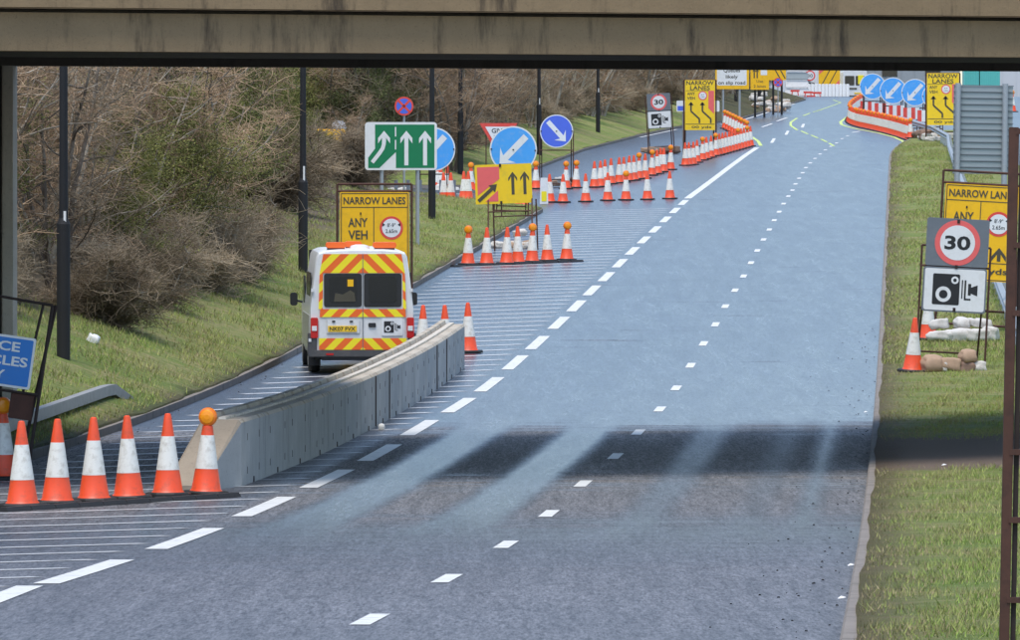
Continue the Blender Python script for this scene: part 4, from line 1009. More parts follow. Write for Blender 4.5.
column(63.5, 115, 356, .113, .075, (211, 238), 'nearest black lamp column at far left, rising from the grass bank', 10)
column(303, 162, 276, .112, .075, (166, 186), 'black lamp column on the bank just left of the marked van', 10)
column(432, 210, 224, .112, .078, None, 'black lamp column behind the right side of the green lane sign', 11)
column(460.5, 265, 170, .112, .078, (112, 123), 'black lamp column between the green sign and the GIVE WAY sign', 11)
column(539, 305, 155, .112, .078, (98, 108), 'black lamp column just left of the royal blue arrow disc', 12)
column(598, 352, 136, .112, .078, (88, 97), 'black lamp column left of the small distant 30 sign', 12)
column(736, 450, 110, .12, .09, None, 'dark lamp column standing behind the queue sign', 12)
column(348, 275, 150, .12, .085, None, 'thin dark lamp column rising behind the scrub above the yellow narrow lanes sign', 12)
column(759.5, 460, 102, .13, .10, None, 'short dark column under the square yellow sign', 6)

# ------------------------------------------------------------------ guard rails
def box_rail(label, pts, w, h, m, postm, ps=2.4, ph=.5):
    """pts = (X, Y, z of the rail centre)"""
    r = thing('guard_rail', label, 'guard rail', pts[0]); o = np.array(pts[0]); mb = MB()
    for a, b in zip(pts[:-1], pts[1:]):
        a = np.array(a)-o; b = np.array(b)-o; d = b-a; L_ = np.linalg.norm(d[:2]); nx, ny = d[1]/L_*w/2, -d[0]/L_*w/2
        vs = []
        for p in (a, b):
            for sx, sz in ((-1, -1), (1, -1), (1, 1), (-1, 1)): vs.append((p[0]+nx*sx, p[1]+ny*sx, p[2]+sz*h/2))
        mb.add(vs, [(0,1,2,3), (4,7,6,5), (0,4,5,1), (1,5,6,2), (2,6,7,3), (3,7,4,0)])
    mb.build('rail', m, r)
    acc = 0
    for a, b in zip(pts[:-1], pts[1:]):
        L_ = math.dist(a[:2], b[:2]); k = int(L_/ps)
        for j in range(k):
            t = (j+.5)/max(k, 1); p = [a[i]+(b[i]-a[i])*t for i in range(3)]; gz = H(p[0], p[1])
            if p[2]-h/2-gz < .12: continue
            MB().box((p[0]-o[0]-.06, p[1]-o[1], (p[2]-h/2+gz)/2-o[2]-.05), (.09, .12, p[2]-h/2-gz+.1)).build('post', postm, r)
            MB().box((p[0]-o[0]-.03, p[1]-o[1], p[2]+h/2-o[2]+.02), (.13, .14, .035)).build('bracket', postm, r)
    return r
gl = [(xs(-60, 88), 88., zs(455, 88)), (xs(10, 97.), 97., zs(424, 97)), (xs(104, 109.5), 109.5, zs(391, 109.5)), (xs(112, 110.4), 110.4, zs(389.5, 110.4)), (xs(129, 111.5), 111.5, zs(402, 111.5))]
box_rail('grey box section guard rail with a turned down end on the left grass bank', gl, .14, .17, 'rail', 'rust_dark', 1.6)
# right side rail, curving along the central reserve
pr = [(1012, 100, None), (1004, 131, 352), (997, 150, 305), (985, 172, 252), (972, 200, 215), (962, 235, 185), (954, 270, 168), (946, 300, 155), (944, 325, 145), (952, 350, 128), (958, 380, 115)]
pts = []
for px, Y, _ in pr:
    X = kerbR(min(Y, 335))+2.65 if Y > 110 else kerbR(Y)+3.1
    pts.append((X, Y, g(Y)+.72))
r = thing('guard_rail', 'pale corrugated guard rail running along the right-hand verge behind the signs', 'guard rail', pts[0]); o_ = np.array(pts[0]); mb = MB()
prof = [(0, -.155), (-.04, -.12), (-.08, -.09), (-.08, -.06), (-.02, -.02), (-.02, .02), (-.08, .06), (-.08, .09), (-.04, .12), (0, .155), (.02, .155), (.02, -.155)]
nP = len(prof)
for p in pts: mb.v += [(p[0]-o_[0]+q_[0], p[1]-o_[1], p[2]-o_[2]+q_[1]) for q_ in prof]
for i in range(len(pts)-1):
    for k in range(nP): mb.f.append((i*nP+k, (i+1)*nP+k, (i+1)*nP+(k+1) % nP, i*nP+(k+1) % nP)); mb.mi.append(0)
mb.build('rail', 'galv', r)
yy = 104.
while yy < 340:
    X = float(np.interp(yy, [p[1] for p in pts], [p[0] for p in pts])); MB().box((X+.08-o_[0], yy-o_[1], g(yy)+.45-o_[2]), (.10, .1, .8)).build('post', 'galv', r); yy += 3.2
# dark post and rail fence behind the grass peninsula
Yf = 240.
r = thing('post_and_rail_fence', 'low dark post and rail fence behind the grass under the green and yellow signs', 'fence', (xs(370, Yf), Yf, g(Yf)))
mb = MB(); x1 = xs(478, Yf)-r.location.x; mb.box((x1/2-.6, 0, zs(191.5, Yf)-r.location.z), (x1+1.6, .08, .11)); mb.build('rail', 'sign_grey', r)
for px in (360, 371, 383, 396, 408, 420, 430, 441, 454, 466, 478):
    x = xs(px, Yf)-r.location.x; MB().box((x, .06, .3), (.13, .1, 1.1)).build('post', 'sign_grey', r)

# ------------------------------------------------------------------ sandbags
def bag_mesh(seed, s=(.21, .16, .125)):
    rr = random.Random(seed); import bmesh
    bm = bmesh.new(); bmesh.ops.create_icosphere(bm, subdivisions=3, radius=1)
    ph = [rr.uniform(0, 6) for _ in range(6)]
    for v in bm.verts:
        x, y_, z = v.co; k = 1+.10*sin(3*x+ph[0])+.08*sin(5*y_+ph[1])+.07*sin(6*z+ph[2]+2*x)+.05*sin(9*x+4*y_+ph[3])
        sx = math.copysign(abs(x)**.55, x); sy = math.copysign(abs(y_)**.7, y_); sz = math.copysign(abs(z)**.72, z); k -= .10*math.exp(-(x*9-4*sin(ph[4]))**2)
        v.co = (sx*s[0]*k, sy*s[1]*k, max(sz, -.75)*s[2]*k)
    me = bpy.data.meshes.new('sandbag'); bm.to_mesh(me); bm.free(); me.polygons.foreach_set('use_smooth', [True]*len(me.polygons)); return me
BAGS = [bag_mesh(i) for i in range(5)]
BM = {}
for m in ('bag_tan', 'bag_white', 'bag_brown'):
    for i in range(5): me = BAGS[i].copy(); me.materials.append(M[m]); BM[m, i] = me
rb = random.Random(5)
def bag(X, Y, z, m, label, group, s=1., rz=None):
    o = link('sandbag', BM[m, rb.randrange(5)], None, (X, Y, z)); o.scale = (s*rb.uniform(.85, 1.15), s*rb.uniform(.85, 1.1), s*rb.uniform(.85, 1.2)); o.rotation_euler = (0, rb.uniform(-.15, .15), rb.uniform(-.5, .5) if rz is None else rz)
    return tag(o, label, 'sandbag', group)
def bz(px, Y): X = xs(px, Y); return X, H(X, Y)
# at the large 30 sign
for i, (px, py, m, s, lb) in enumerate(((932,366,'bag_tan',1.15,'tan sandbag at the left foot of the large 30 sign'),(941,368,'bag_white',.7,'small white bag between two tan sandbags under the large 30 sign'),(950,366,'bag_tan',1.05,'tan sandbag in the middle below the large 30 sign'),(968,358.5,'bag_tan',.95,'sandy sandbag resting on top of another under the large 30 sign'),(966,370,'bag_brown',.9,'brown sandbag under the sandy one below the large 30 sign'),(979,369,'bag_white',.75,'pale sandbag at the right foot of the large 30 sign'))):
    X = xs(px, 126.4); o = bag(X, 126.4, zs(py-1, 126.4), m, lb, 'sandbags at the large 30 sign', s*.88, 0.); o.scale[2] = s*1.12; o.scale[0] = s*.92; o.rotation_euler = (rb.uniform(-.2, .2), rb.uniform(-.12, .12), rb.uniform(-.3, .3))
lbl = ['leftmost', 'second', 'third', 'fourth', 'fifth', 'rightmost']
for i, px in enumerate((938, 948, 957, 968, 979, 990)):
    X, z = bz(px, 139); bag(X, 139, z+.12, 'bag_white', '%s pale sandbag along the bottom row under the tilted narrow lanes sign' % lbl[i], 'pale sandbags under the tilted sign', 1.05)
for i, px in enumerate((939, 962, 980)):
    X, z = bz(px, 139.3); bag(X, 139.3, z+.34, 'bag_white', '%s pale sandbag lying on top of the row under the tilted narrow lanes sign' % ('left', 'middle', 'right')[i], 'pale sandbags under the tilted sign', 1.0)
# under the yellow lane sign
for i, (px, py, m, lb) in enumerate(((495,249,'bag_white','white sandbag leaning over the others behind the middle row of cones'),(499,257,'bag_white','lower left white sandbag behind the middle row of cones'),(503,252,'bag_white','white sandbag between the second and third middle cones'),(511,255,'bag_white','white sandbag right of the third middle cone'),(513,249,'bag_tan','tan sandbag behind the middle row of cones'),(527,249,'bag_tan','tan sandbag beside the lamp topped middle cone'),(525,256,'bag_white','white sandbag beside the lamp topped middle cone'),(520,233,'bag_white','white sandbag lying on the bar above the middle cones'))):
    Yv = 197.5; bag(xs(px, Yv), Yv, max(zs(py, Yv), g(Yv)+.08), m, lb, 'sandbags at the yellow lane sign', .9)
for i, px in enumerate((556, 561, 567, 573)):
    X, z = bz(px, 263); bag(X, 263, z+.15+.1*(i % 2), ('bag_tan', 'bag_white', 'bag_tan', 'bag_brown')[i], '%s sandbag at the feet of the royal blue arrow disc' % lbl[i], 'sandbags at the royal blue disc')
for i in range(7):
    X, z = bz(647+i*4.6, 322.5); bag(X, 322.5, z+.15, ('bag_tan', 'bag_tan', 'bag_white', 'bag_tan', 'bag_brown', 'bag_tan', 'bag_brown')[i], '%s tan sandbag in the line under the small distant 30 sign' % ORD[i], 'sandbags under the small 30 sign', 1.2)
for i in range(26):      # heap on the island
    t = rb.random(); px = 866+62*t; py = 107+8*t+rb.uniform(-3.5, 3.5)
    Yv = 400-55*t; bag(xs(px, Yv), Yv, g(Yv)+.15+rb.uniform(0, .35), rb.choice(('bag_tan', 'bag_white', 'bag_brown', 'bag_white')), 'sandbag heaped on the right-hand coned island', 'sandbags heaped on the island', rb.uniform(1.2, 1.7))
for i in range(6):
    X, z = bz(928+i*3.6, 344); bag(X, 344, z+.12, 'bag_white', '%s white bag at the foot of the right tall yellow sign' % lbl[i], 'white bags by the right tall yellow sign', .85)
for i in range(5):
    X, z = bz(931+i*5, 352); bag(X, 353, g(353)+.25, rb.choice(('bag_tan', 'bag_white')), 'larger sandbag behind the right tall yellow sign', 'larger sandbags behind the right tall sign', 1.5)
for i in range(34):
    px = rb.uniform(753, 787); Yv = 455+rb.uniform(-8, 14); X = xs(px, Yv); bag(X, Yv, H(X, Yv)+.1+max(0, rb.gauss(.1, .25)), rb.choice(('bag_white', 'bag_white', 'bag_white', 'bag_tan')), 'sandbag in the far heap below the square yellow sign', 'sandbags in the far left heap', rb.uniform(1.0, 1.5))
for i, px in enumerate((371, 379, 389, 398, 443, 447)):
    X = xs(px, 243); bag(X, 243, g(243)+.3, 'bag_white', '%s whitish bag behind the dark fence by the green sign' % lbl[i], 'whitish bags behind the dark fence', 1.8)

# ------------------------------------------------------------------ far end of the road
mb = MB()
for i in range(16):
    Yb_ = 536; x = xs(795+i*3.5, Yb_)
    b_ = MB().box((0, 0, .5), (3.5*Yb_/F-.02, .5, 1.0), top=(3.5*Yb_/F-.02, .25)).build('water_barrier', 'white', None, (x, Yb_, g(Yb_)), bevel=.03)
    tag(b_, 'white barrier block in the line closing the far end of the road', 'barrier', 'white barrier blocks across the far end')
r = thing('barrier_stack', 'stack of white and grey barrier units at the far left end of the road', 'barrier stack', (xs(797, 532), 532, H(xs(797, 532), 532)))
for k in range(4): MB().box((0, 0, .35+k*.62), (1.9-.1*k, .8, .55), top=(1.8-.1*k, .6)).build('barrier_unit', 'white' if k != 2 else 'louvre', r, bevel=.04)
for i, (px, py) in enumerate(((790, 92), (803, 93.5), (812, 94), (806, 97.5))):
    Yv = 531; o = MB().box((0, 0, 0), (9*Yv/F, .05, .16)).tube((-.25, 0, -.35), (-.2, 0, 0), .04).tube((.25, 0, -.35), (.2, 0, 0), .04).build('barrier_board', 'sign_red', None, (xs(px+5, Yv), Yv, zs(py, Yv)+.1))
    tag(o, '%s red and white barrier board in front of the far white barriers' % lbl[i], 'barrier board', 'red boards at the far end')
# lorry/van at the far end
Yv = 545; r = thing('white_van', 'distant white van seen from behind at the top of the road', 'van', (xs(855, Yv), Yv, zs(101, Yv)))
MB().prism(rrect(-.95, .35, .95, 2.4, .12), 0, 4.6).build('body', 'van_white', r, bevel=.05)
for q_ in (-.8, .05): MB().prism(rrect(q_, 1.25, q_+.75, 2.0, .06), -.02, .01).build('rear_window', 'glass', r)
MB().box((-.3, -.02, 1.0), (.9, .03, .12)).build('name_strip', 'sign_char', r); MB().box((.2, -.02, .62), (.52, .03, .12)).build('number_plate', 'plate_yellow', r)
MB().box((.45, -.03, 1.7), (.42, .03, .7)).build('notice', 'hi_yellow', r)
for s in (-1, 1): MB().box((s*.86, -.02, 1.0), (.12, .03, .35)).build('tail_lamp', 'red_lens', r); MB().lathe([(.3, -.1), (.33, 0), (.3, .1)], 18, axis='x', c=(s*.8, .8, .3)).build('wheel', 'tyre', r)
MB().box((0, -.05, .35), (1.95, .2, .22)).build('bumper', 'bumper', r, bevel=.02)
# red and white boards behind the discs
for i in range(5):
    Yv = 404-i*9; px = 868+i*14.5; X = xs(px, Yv); r = thing('chequered_board', '%s red and white chequered board behind the blue arrow discs' % lbl[i], 'barrier board', (X, Yv, g(Yv)), 0, 'chequered boards behind the discs')
    for k in range(4): MB().box(((k-1.5)*.22, .25, 1.05), (.219, .04, .62)).build('square', 'sign_red' if k % 2 == 0 else 'sign_white', r)
    MB().tube((-.3, .3, 0), (-.3, .3, 1.3), .025).tube((.3, .3, 0), (.3, .3, 1.3), .025).build('leg', 'rust_dark', r)
# buildings and containers beyond
def building(label, name, px0, px1, Y, top, m, h0=-.5, dep=12., cat='building'):
    x0, x1 = xs(px0, Y), xs(px1, Y); z0 = g(595)-1; z1 = top
    r = thing(name, label, cat, ((x0+x1)/2, Y, z0)); w = x1-x0
    MB().box((0, dep/2, (z1-z0)/2), (w, dep, z1-z0)).build('wall', m, r)
    MB().box((0, dep/2, (z1-z0)+.12), (w+.4, dep+.4, .24)).build('roof', 'cladding', r)
    mb = MB(); n = max(2, int(w/1.2))
    for k in range(n): mb.box((-w/2+w*(k+.5)/n, -.03, (z1-z0)/2), (.06, .06, z1-z0-.1))
    mb.build('cladding_rib', m, r)
    for k in range(max(1, int(w/4))): MB().box((-w/2+2+4*k, -.05, (z1-z0)*.55), (1.4, .08, 1.2)).build('window', 'glass', r)
building('grey clad building behind the blue arrow discs, mostly hidden by the bridge', 'warehouse', 868, 960, 640, g(595)+7, 'cladding')
building('pale building at the far top centre beyond the white barrier', 'office_building', 770, 868, 680, g(595)+9, 'building')
building('white building at the far right behind the grey slatted sign', 'office_building', 995, 1120, 660, g(595)+9, 'building')
for i, (px0, px1) in enumerate(((964, 979), (980, 1000))):
    Yv = 600; w = (px1-px0)*Yv/F; r = thing('container', '%s teal container behind the grey slatted sign' % ('left', 'right')[i], 'container', (xs((px0+px1)/2, Yv), Yv, g(595)), 0, 'teal containers')
    hh = zs(85, Yv)-g(595)
    MB().box((0, 1.2, hh+.75), (w, 2.4, 2.6)).build('body', 'teal', r)
    mb = MB(); n = 9
    for k in range(n): mb.box((-w/2+w*(k+.5)/n, -.03, hh+.75), (.06, .06, 2.4))
    mb.build('corrugation', 'teal', r)
    MB().box((0, 1.2, (hh-.6)/2), (w, 2.4, hh-.6)).build('lower_stack', 'cladding', r)
# yellow works vehicle glimpsed between the branches
Yv = 242.; X = xs(333, Yv); r = thing('works_vehicle', 'orange yellow works vehicle glimpsed through the branches above the van', 'works vehicle', (X, Yv, H(X, Yv)-.2))
zc = zs(131, Yv)-r.location.z
MB().box((-.15, 0, zc-.3), (1.35, 2.6, .75), top=(1.2, 2.4)).build('body', 'sign_yellow', r, bevel=.05)
MB().box((.2, .2, zc+.2), (.55, 1., .34), top=(.4, .8)).build('cab', 'galv', r, bevel=.06)
for s in (-.6, .6): MB().lathe([(.45, -.12), (.5, 0), (.45, .12)], 20, axis='x', c=(s, -.6, .5)).build('wheel', 'tyre', r)
MB().box((-.1, 0, zc/2-.1), (.9, 1.8, zc-.8)).build('chassis', 'rust_dark', r)
# litter
o = MB().lathe([(.01, .0), (.045, .01), (.055, .05), (.04, .09), (.01, .10)], 14).build('litter', 'white', None, (gp(381.5, 430)[0], gp(381.5, 430)[1], g(gp(381.5, 430)[1])), smooth=True); tag(o, 'small white crushed cup lying at the foot of the concrete barrier', 'litter')
o = link('litter', BM['bag_white', 2].copy(), None, (xs(93, 121), 121, H(xs(93, 121), 121)+.06)); o.data.materials[0] = M['white']; o.scale = (.5, .5, .8); o.rotation_euler = (0, .5, 0); tag(o, 'crumpled white carrier bag on the left bank beside the nearest lamp column', 'litter')
rl = random.Random(11)
mb = MB()
for i in range(190):
    Yv = rl.uniform(48, 150); X = kerbR(Yv)-abs(rl.gauss(0, .35))-.03
    if rl.random() < .3: X = kerbL(Yv)+abs(rl.gauss(0, .3))+.03
    s = rl.uniform(.006, .02); mb.box((X, Yv, g(Yv)+.012), (s, s*1.4, s*.7), 0, rl.uniform(0, 3), (s*.6, s*.8))
o = mb.build('gravel', 'rubber'); tag(o, 'loose grit and debris along the kerbs', 'grit'); o['kind'] = 'stuff'
for k, (px, py) in enumerate(((851.5, 567), (866, 413), (842.5, 600), (944.5, 477))):
    p = gp(px, py); Xp, Yp_ = p; 
    o = MB().add([(-.04, -.02, 0), (.03, -.015, .01), (.025, .03, .012), (-.03, .03, .008), (-.01, .01, .022)], [(0,1,4), (1,2,4), (2,3,4), (3,0,4), (0,3,2,1)]).build('litter', 'white', None, (Xp, Yp_, H(Xp, Yp_)+.01)); tag(o, ('scrap of white paper near the right kerb, second nearest the camera', 'small white scrap beside the right kerb level with the leaning cone', 'tiny white scrap at the right kerb nearest the camera', 'white scrap on the right-hand verge')[k], 'litter')

# ------------------------------------------------------------------ trees and scrub
class Br:
    def __init__(s, seed): s.r = np.random.default_rng(seed); s.V = []; s.Fc = []; s.n = 0
    def seg_tube(s, pts, rad, sides=3):
        pts = np.asarray(pts); m = len(pts); d = np.gradient(pts, axis=0); d /= np.linalg.norm(d, axis=1)[:, None]+1e-9
        h = np.array((.3, .2, 1.)) if abs(d[0][2]) < .9 else np.array((1., .2, 0)); e = np.cross(d, h); e /= np.linalg.norm(e, axis=1)[:, None]+1e-9; f = np.cross(d, e)
        t = np.arange(sides)*2*pi/sides
        ring = pts[:, None, :]+rad[:, None, None]*(np.cos(t)[None, :, None]*e[:, None, :]+np.sin(t)[None, :, None]*f[:, None, :])
        s.V.append(ring.reshape(-1, 3)); i = np.arange(m-1)[:, None]*sides+s.n; k = np.arange(sides)[None, :]; k2 = (k+1) % sides
        q = np.stack([i+k, i+k2, i+sides+k2, i+sides+k], -1).reshape(-1, 4); s.Fc.append(q); s.n += m*sides
    def walk(s, p, d, L, n, wob, up=0., down=0.):
        pts = [p]; st = L/n
        for i in range(n):
            d = d+s.r.normal(0, wob, 3); d[2] += up-down*(i/n); d /= np.linalg.norm(d); p = p+d*st; pts.append(p)
        return np.array(pts), d
    def mesh(s, name, m):
        V = np.concatenate(s.V); Fq = np.concatenate(s.Fc); me = bpy.data.meshes.new(name)
        me.vertices.add(len(V)); me.vertices.foreach_set('co', V.astype('f').ravel())
        me.loops.add(len(Fq)*4); me.loops.foreach_set('vertex_index', Fq.astype('i').ravel())
        me.polygons.add(len(Fq)); me.polygons.foreach_set('loop_start', np.arange(len(Fq), dtype='i')*4); me.polygons.foreach_set('loop_total', np.full(len(Fq), 4, 'i'))
        me.update(calc_edges=True); me.materials.append(M[m]); return me
def make_tree(seed, H_, spread, stems, dens, leaf=0, lean=(0, 0), tw=1.0):
    T = Br(seed); C = Br(seed+100); r = T.r; ends = []
    for sidx in range(stems):
        a = r.uniform(0, 2*pi); sp = spread*r.uniform(.3, 1.)
        d = np.array((cos(a)*sp+lean[0], sin(a)*sp+lean[1], 1.)); d /= np.linalg.norm(d)
        p0 = np.array((r.normal(0, .12), r.normal(0, .12), -.25)); L = H_*r.uniform(.8, 1.1)
        pts, _ = T.walk(p0, d, L, 12, .10, up=.02); rad = np.linspace(.075*H_/6, .012, 13)*r.uniform(.7, 1.1)
        T.seg_tube(pts, rad, 6)
        for k in range(int(11*dens)):
            t = r.uniform(.10, 1.); i = min(int(t*12), 11); p = pts[i]+(pts[i+1]-pts[i])*(t*12-i)
            a = r.uniform(0, 2*pi); dd = np.array((cos(a), sin(a), r.uniform(-.15, .9))); dd /= np.linalg.norm(dd)
            L2 = H_*.42*(1.15-t*.7)*r.uniform(.6, 1.2); q, _ = T.walk(p, dd, L2, 8, .16, up=.03, down=.03)
            T.seg_tube(q, np.linspace(.026, .008, 9)*r.uniform(.7, 1.15), 4)
            for j in range(int(9*dens)):
                t2 = r.uniform(.12, 1.); i2 = min(int(t2*8), 7); p2 = q[i2]+(q[i2+1]-q[i2])*(t2*8-i2)
                a = r.uniform(0, 2*pi); d3 = np.array((cos(a), sin(a), r.uniform(-.5, .9))); d3 /= np.linalg.norm(d3)
                L3 = r.uniform(.5, 1.25); w, _ = C.walk(p2, d3, L3, 5, .2, down=.05)
                C.seg_tube(w, np.linspace(.0105, .0045, 6)*tw, 3); ends.append(w[-1]); ends.append(w[2])
                for m_ in range(int(7*dens)):
                    i3 = r.integers(0, 5); d4 = r.normal(0, 1, 3); d4[2] = abs(d4[2])*.7; d4 /= np.linalg.norm(d4)
                    z, _ = C.walk(w[i3], d4, r.uniform(.18, .55), 2, .25); C.seg_tube(z, np.array((.006, .0048, .0035))*tw, 3)
    lf = None
    if leaf:
        lf = Br(seed+200); E = np.array(ends); N = int(leaf); idx = lf.r.integers(0, len(E), N)
        c = E[idx]+lf.r.normal(0, .16, (N, 3)); a = lf.r.normal(0, 1, (N, 3)); a /= np.linalg.norm(a, axis=1)[:, None]; b = np.cross(a, lf.r.normal(0, 1, (N, 3))); b /= np.linalg.norm(b, axis=1)[:, None]
        s = lf.r.uniform(.016, .036, (N, 1)); q = np.stack([c-a*s, c-b*s*.6, c+a*s, c+b*s*.6], 1).reshape(-1, 3)
        lf.V.append(q); lf.Fc.append(np.arange(N*4).reshape(-1, 4)); lf.n = N*4
    return T, C, lf
SP = {}
def species(key, name, label, group, wood, twig, leafm, **kw):
    T, C, lf = make_tree(**kw); SP[key] = (name, label, group, T.mesh(name+'_trunk', wood), C.mesh(name+'_crown', twig), lf.mesh(name+'_leaves', leafm) if lf else None)
bl = 'bare brown many stemmed tree in the leafless thicket on the left bank'
species('a', 'bare_tree', bl, 'bare trees in the left thicket', 'bark', 'twig_brown', None, seed=1, H_=6.5, spread=.5, stems=6, dens=.92)
species('b', 'bare_tree', bl, 'bare trees in the left thicket', 'bark', 'twig_grey', None, seed=2, H_=7.0, spread=.4, stems=5, dens=.95)
species('c', 'bare_tree', bl, 'bare trees in the left thicket', 'bark', 'twig_brown', None, seed=3, H_=5.2, spread=.75, stems=7, dens=.92)
species('d', 'leafy_shrub', 'olive green shrub with fine leaves among the bare trees on the left bank', 'olive shrubs in the left thicket', 'bark', 'twig_olive', 'leaf_olive', seed=4, H_=4.6, spread=.7, stems=6, dens=.85, leaf=60000)
species('e', 'evergreen_tree', 'dark green evergreen tree among the bare trees', 'evergreen trees in the thicket', 'bark', 'twig_grey', 'leaf_dark', seed=5, H_=6.5, spread=.45, stems=5, dens=.85, leaf=90000)
species('f', 'scrub_bush', 'low brown bramble bush at the foot of the thicket', 'bramble bushes along the bank', 'bark', 'twig_grey', None, seed=6, H_=1.9, spread=1.5, stems=7, dens=1.0)
def plant(key, X, Y, s, rz, zoff=0.):
    name, label, group, a, b, c = SP[key]
    root = link(name, None, None, (X, Y, H(X, Y)+zoff)); root.rotation_euler = (0, 0, rz); root.scale = (s, s, s*rt.uniform(.9, 1.12)); tag(root, label, 'bush' if key in 'df' else 'tree', group)
    t = link('trunk', a, root); link('crown', b, root)
    if c: link('foliage', c, root)
rt = random.Random(21); NT = 0
def in_view(X, Y, m=2.5): return abs(X) < .0745*Y+m
for row, (off, stp) in enumerate(((3.6, 2.6), (5.8, 3.0), (8.6, 3.6), (12, 5))):
    Y = 101+row*1.1
    while Y < 236:
        o = off+.4+rt.uniform(-.4, .7)+(1.6 if Y < 128 else 0)
        X = kerbL(Y)-o
        pxx = X*F/Y+510; lim = float(np.interp(Y, [100, 150, 162, 175, 200, 236], [140, 185, 195, 220, 228, 222]))
        if in_view(X, Y, 3) and pxx < lim:
            k = rt.choice('aabbbccd') if Y < 150 else rt.choice('aabccde')
            if row == 0 and Y > 142: k = rt.choice('cddfca')
            if row == 0 and Y > 205: k = 'f'
            plant(k, X, Y, rt.uniform(.75, 1.1)*(1.15 if row > 1 else 1), rt.uniform(0, 6.28)); NT += 1
        Y += stp*rt.uniform(.75, 1.25)
for px_, Y_, k_, s_ in ((270,226,'d',.5),(300,226,'f',.8),(322,230,'d',.26),(352,231,'c',.5),(322,233,'f',1.1),(345,226,'f',1.0),(362,233,'f',.9),(300,212,'f',.9),(276,208,'d',.45),(272,196,'f',1.3)):
    plant(k_, xs(px_, Y_), Y_, s_, rt.uniform(0, 6)); NT += 1
Y = 108
while Y < 230:      # brambles at the foot
    X = kerbL(Y)-(2.9 if Y < 160 else 3.2)+rt.uniform(-.5, .3)-(1.4 if Y < 126 else 0)
    if in_view(X, Y, 1) and X*F/Y+510 < float(np.interp(Y, [100, 165, 236], [190, 250, 300])): plant('f', X, Y, rt.uniform(.5, .95), rt.uniform(0, 6)); NT += 1
    Y += rt.uniform(2.2, 4)
for row, (off, stp) in enumerate(((3.4, 3.4), (6.2, 3.8), (9.6, 5), (15, 7))):
    Y = 266+row*2
    while Y < 590:
        X = outX(Y)-off-rt.uniform(-.3, .9)
        if Y < 300: X = min(X, outX(Y)-off-0)
        if in_view(X, Y, 4) and not (740 < X*F/Y+510 < 800 and Y < 470 and row < 1): plant(rt.choice('abcabce') if row else rt.choice('abcf'), X, Y, rt.uniform(.8, 1.15)*(1+.12*row), rt.uniform(0, 6.28)); NT += 1
        Y += stp*rt.uniform(.7, 1.3)*(1 if Y < 400 else 1.8)
for row in range(4):     # behind the side road
    for i in range(15):
        X = -2.2-i*1.6-rt.uniform(0, .8); Y = YF0+5+row*4.0+rt.uniform(-1, 1.2)
        if i*1.6 > 3 and row == 0 and rt.random() < .2: k = 'd'
        else: k = rt.choice('abcabcde')
        if in_view(X, Y, 3): plant(k, X, Y, rt.uniform(.85, 1.15), rt.uniform(0, 6.28)); NT += 1
print('trees', NT)

# ------------------------------------------------------------------ grass
def tufts(name, label, n, sampler, m, h0, h1, w0, seed):
    r = np.random.default_rng(seed); P = sampler(r, n); n = len(P)
    h = r.uniform(h0, h1, n); a = r.uniform(0, 2*pi, n); w = w0*r.uniform(.6, 1.4, n); ln = r.normal(0, .45, (n, 2))*h[:, None]
    dx, dy = np.cos(a)*w, np.sin(a)*w
    V = np.empty((n, 3, 3)); V[:, 0] = P; V[:, 0, 0] -= dx; V[:, 0, 1] -= dy; V[:, 1] = P; V[:, 1, 0] += dx; V[:, 1, 1] += dy
    V[:, 2] = P; V[:, 2, 0] += ln[:, 0]; V[:, 2, 1] += ln[:, 1]; V[:, 2, 2] += h; V[:, :2, 2] -= .01
    me = bpy.data.meshes.new(name); me.vertices.add(n*3); me.vertices.foreach_set('co', V.astype('f').ravel()); me.loops.add(n*3); me.loops.foreach_set('vertex_index', np.arange(n*3, dtype='i'))
    me.polygons.add(n); me.polygons.foreach_set('loop_start', np.arange(n, dtype='i')*3); me.polygons.foreach_set('loop_total', np.full(n, 3, 'i')); me.update(calc_edges=True); me.materials.append(M[m])
    o = link(name, me); tag(o, label, 'grass'); o['kind'] = 'stuff'; return o
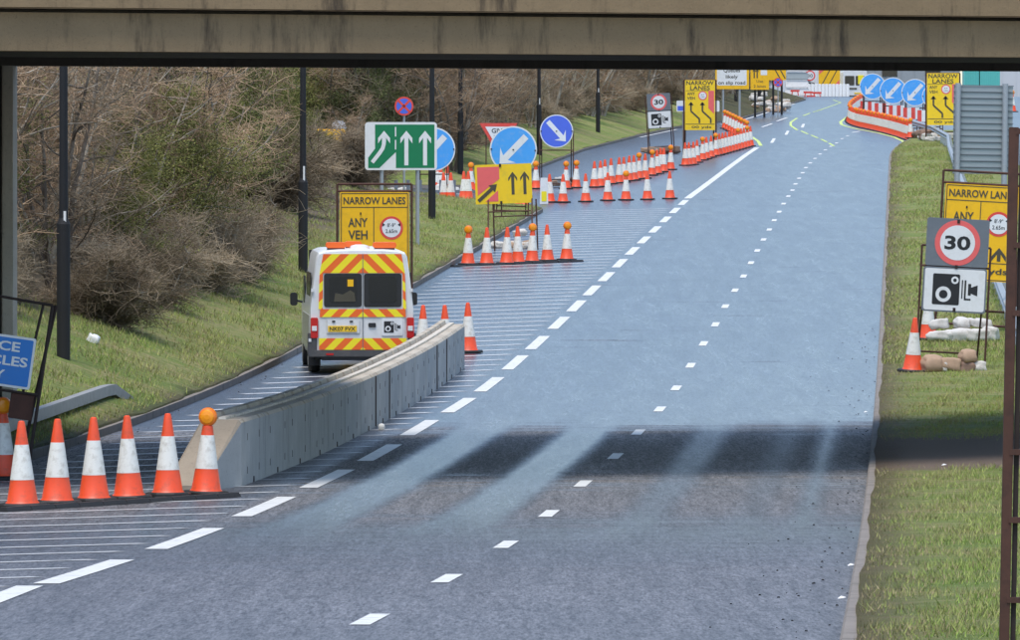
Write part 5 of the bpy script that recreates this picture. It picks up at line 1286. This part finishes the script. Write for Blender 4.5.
def samp_right(dry):
    def f(r, n):
        Y = 39+(150-39)*r.random(n*2)**1.7; off = r.random(n*2)**(1.6 if dry else .9)*4.6+.12
        keep = ~((Y > 88.4+r.normal(0, .5, n*2)) & (Y < 99.5+r.normal(0, .9, n*2))); cl = np.sin(Y*1.9+off*2.3)+np.sin(off*5.1-Y*.7)+r.normal(0, .9, n*2) > (.3 if dry else -.4)
        edge = (off > r.random(n*2)*1.3) if not dry else (off > r.random(n*2)*.4)
        Y = Y[keep & cl & edge]; off = off[keep & cl & edge]; Y = Y[:n]; off = off[:n]
        return np.stack([[kerbR(y)+o for y, o in zip(Y, off)], Y, [g(y)+bankR(kerbR(y)+o, y) for y, o in zip(Y, off)]], 1)
    return f
tufts('grass', 'green grass blades on the right-hand verge', 110000, samp_right(False), 'blade', .02, .075, .006, 1)
tufts('dry_grass', 'dry straw coloured grass on the right-hand verge beside the kerb', 42000, samp_right(True), 'blade_dry', .02, .07, .006, 2)
def samp_left(dry):
    def f(r, n):
        Y = 90+(235-90)*r.random(n)**1.3; off = r.random(n)*6.5+.12; 
        cl = np.sin(Y*.9+off*1.3)+np.sin(off*3.1-Y*.5)+r.normal(0, .8, n) > (0 if dry else -.6); Y = Y[cl]; off = off[cl]
        return np.stack([[kerbL(y)-o for y, o in zip(Y, off)], Y, [g(y)+bankL(kerbL(y)-o, y) for y, o in zip(Y, off)]], 1)
    return f
tufts('grass', 'green grass blades on the left-hand bank', 90000, samp_left(False), 'blade', .04, .13, .009, 3)
tufts('dry_grass', 'dry straw coloured grass on the left-hand bank', 50000, samp_left(True), 'blade_dry', .04, .12, .009, 4)


def samp_right_far(r, n):
    Y = 130+(345-130)*r.random(n)**1.2; off = r.random(n)*4.0+.1
    cl = np.sin(Y*.45+off*1.3)+np.sin(off*2.1-Y*.23)+r.normal(0, .9, n) > -.2; Y = Y[cl]; off = off[cl]
    return np.stack([[kerbR(y)+o for y, o in zip(Y, off)], Y, [g(y)+bankR(kerbR(y)+o, y) for y, o in zip(Y, off)]], 1)
tufts('grass', 'sparser green grass blades on the far part of the right-hand verge', 45000, samp_right_far, 'blade', .05, .12, .014, 5)
tufts('dry_grass', 'straw coloured grass blades on the far part of the right-hand verge', 30000, samp_right_far, 'blade_dry', .04, .10, .014, 6)
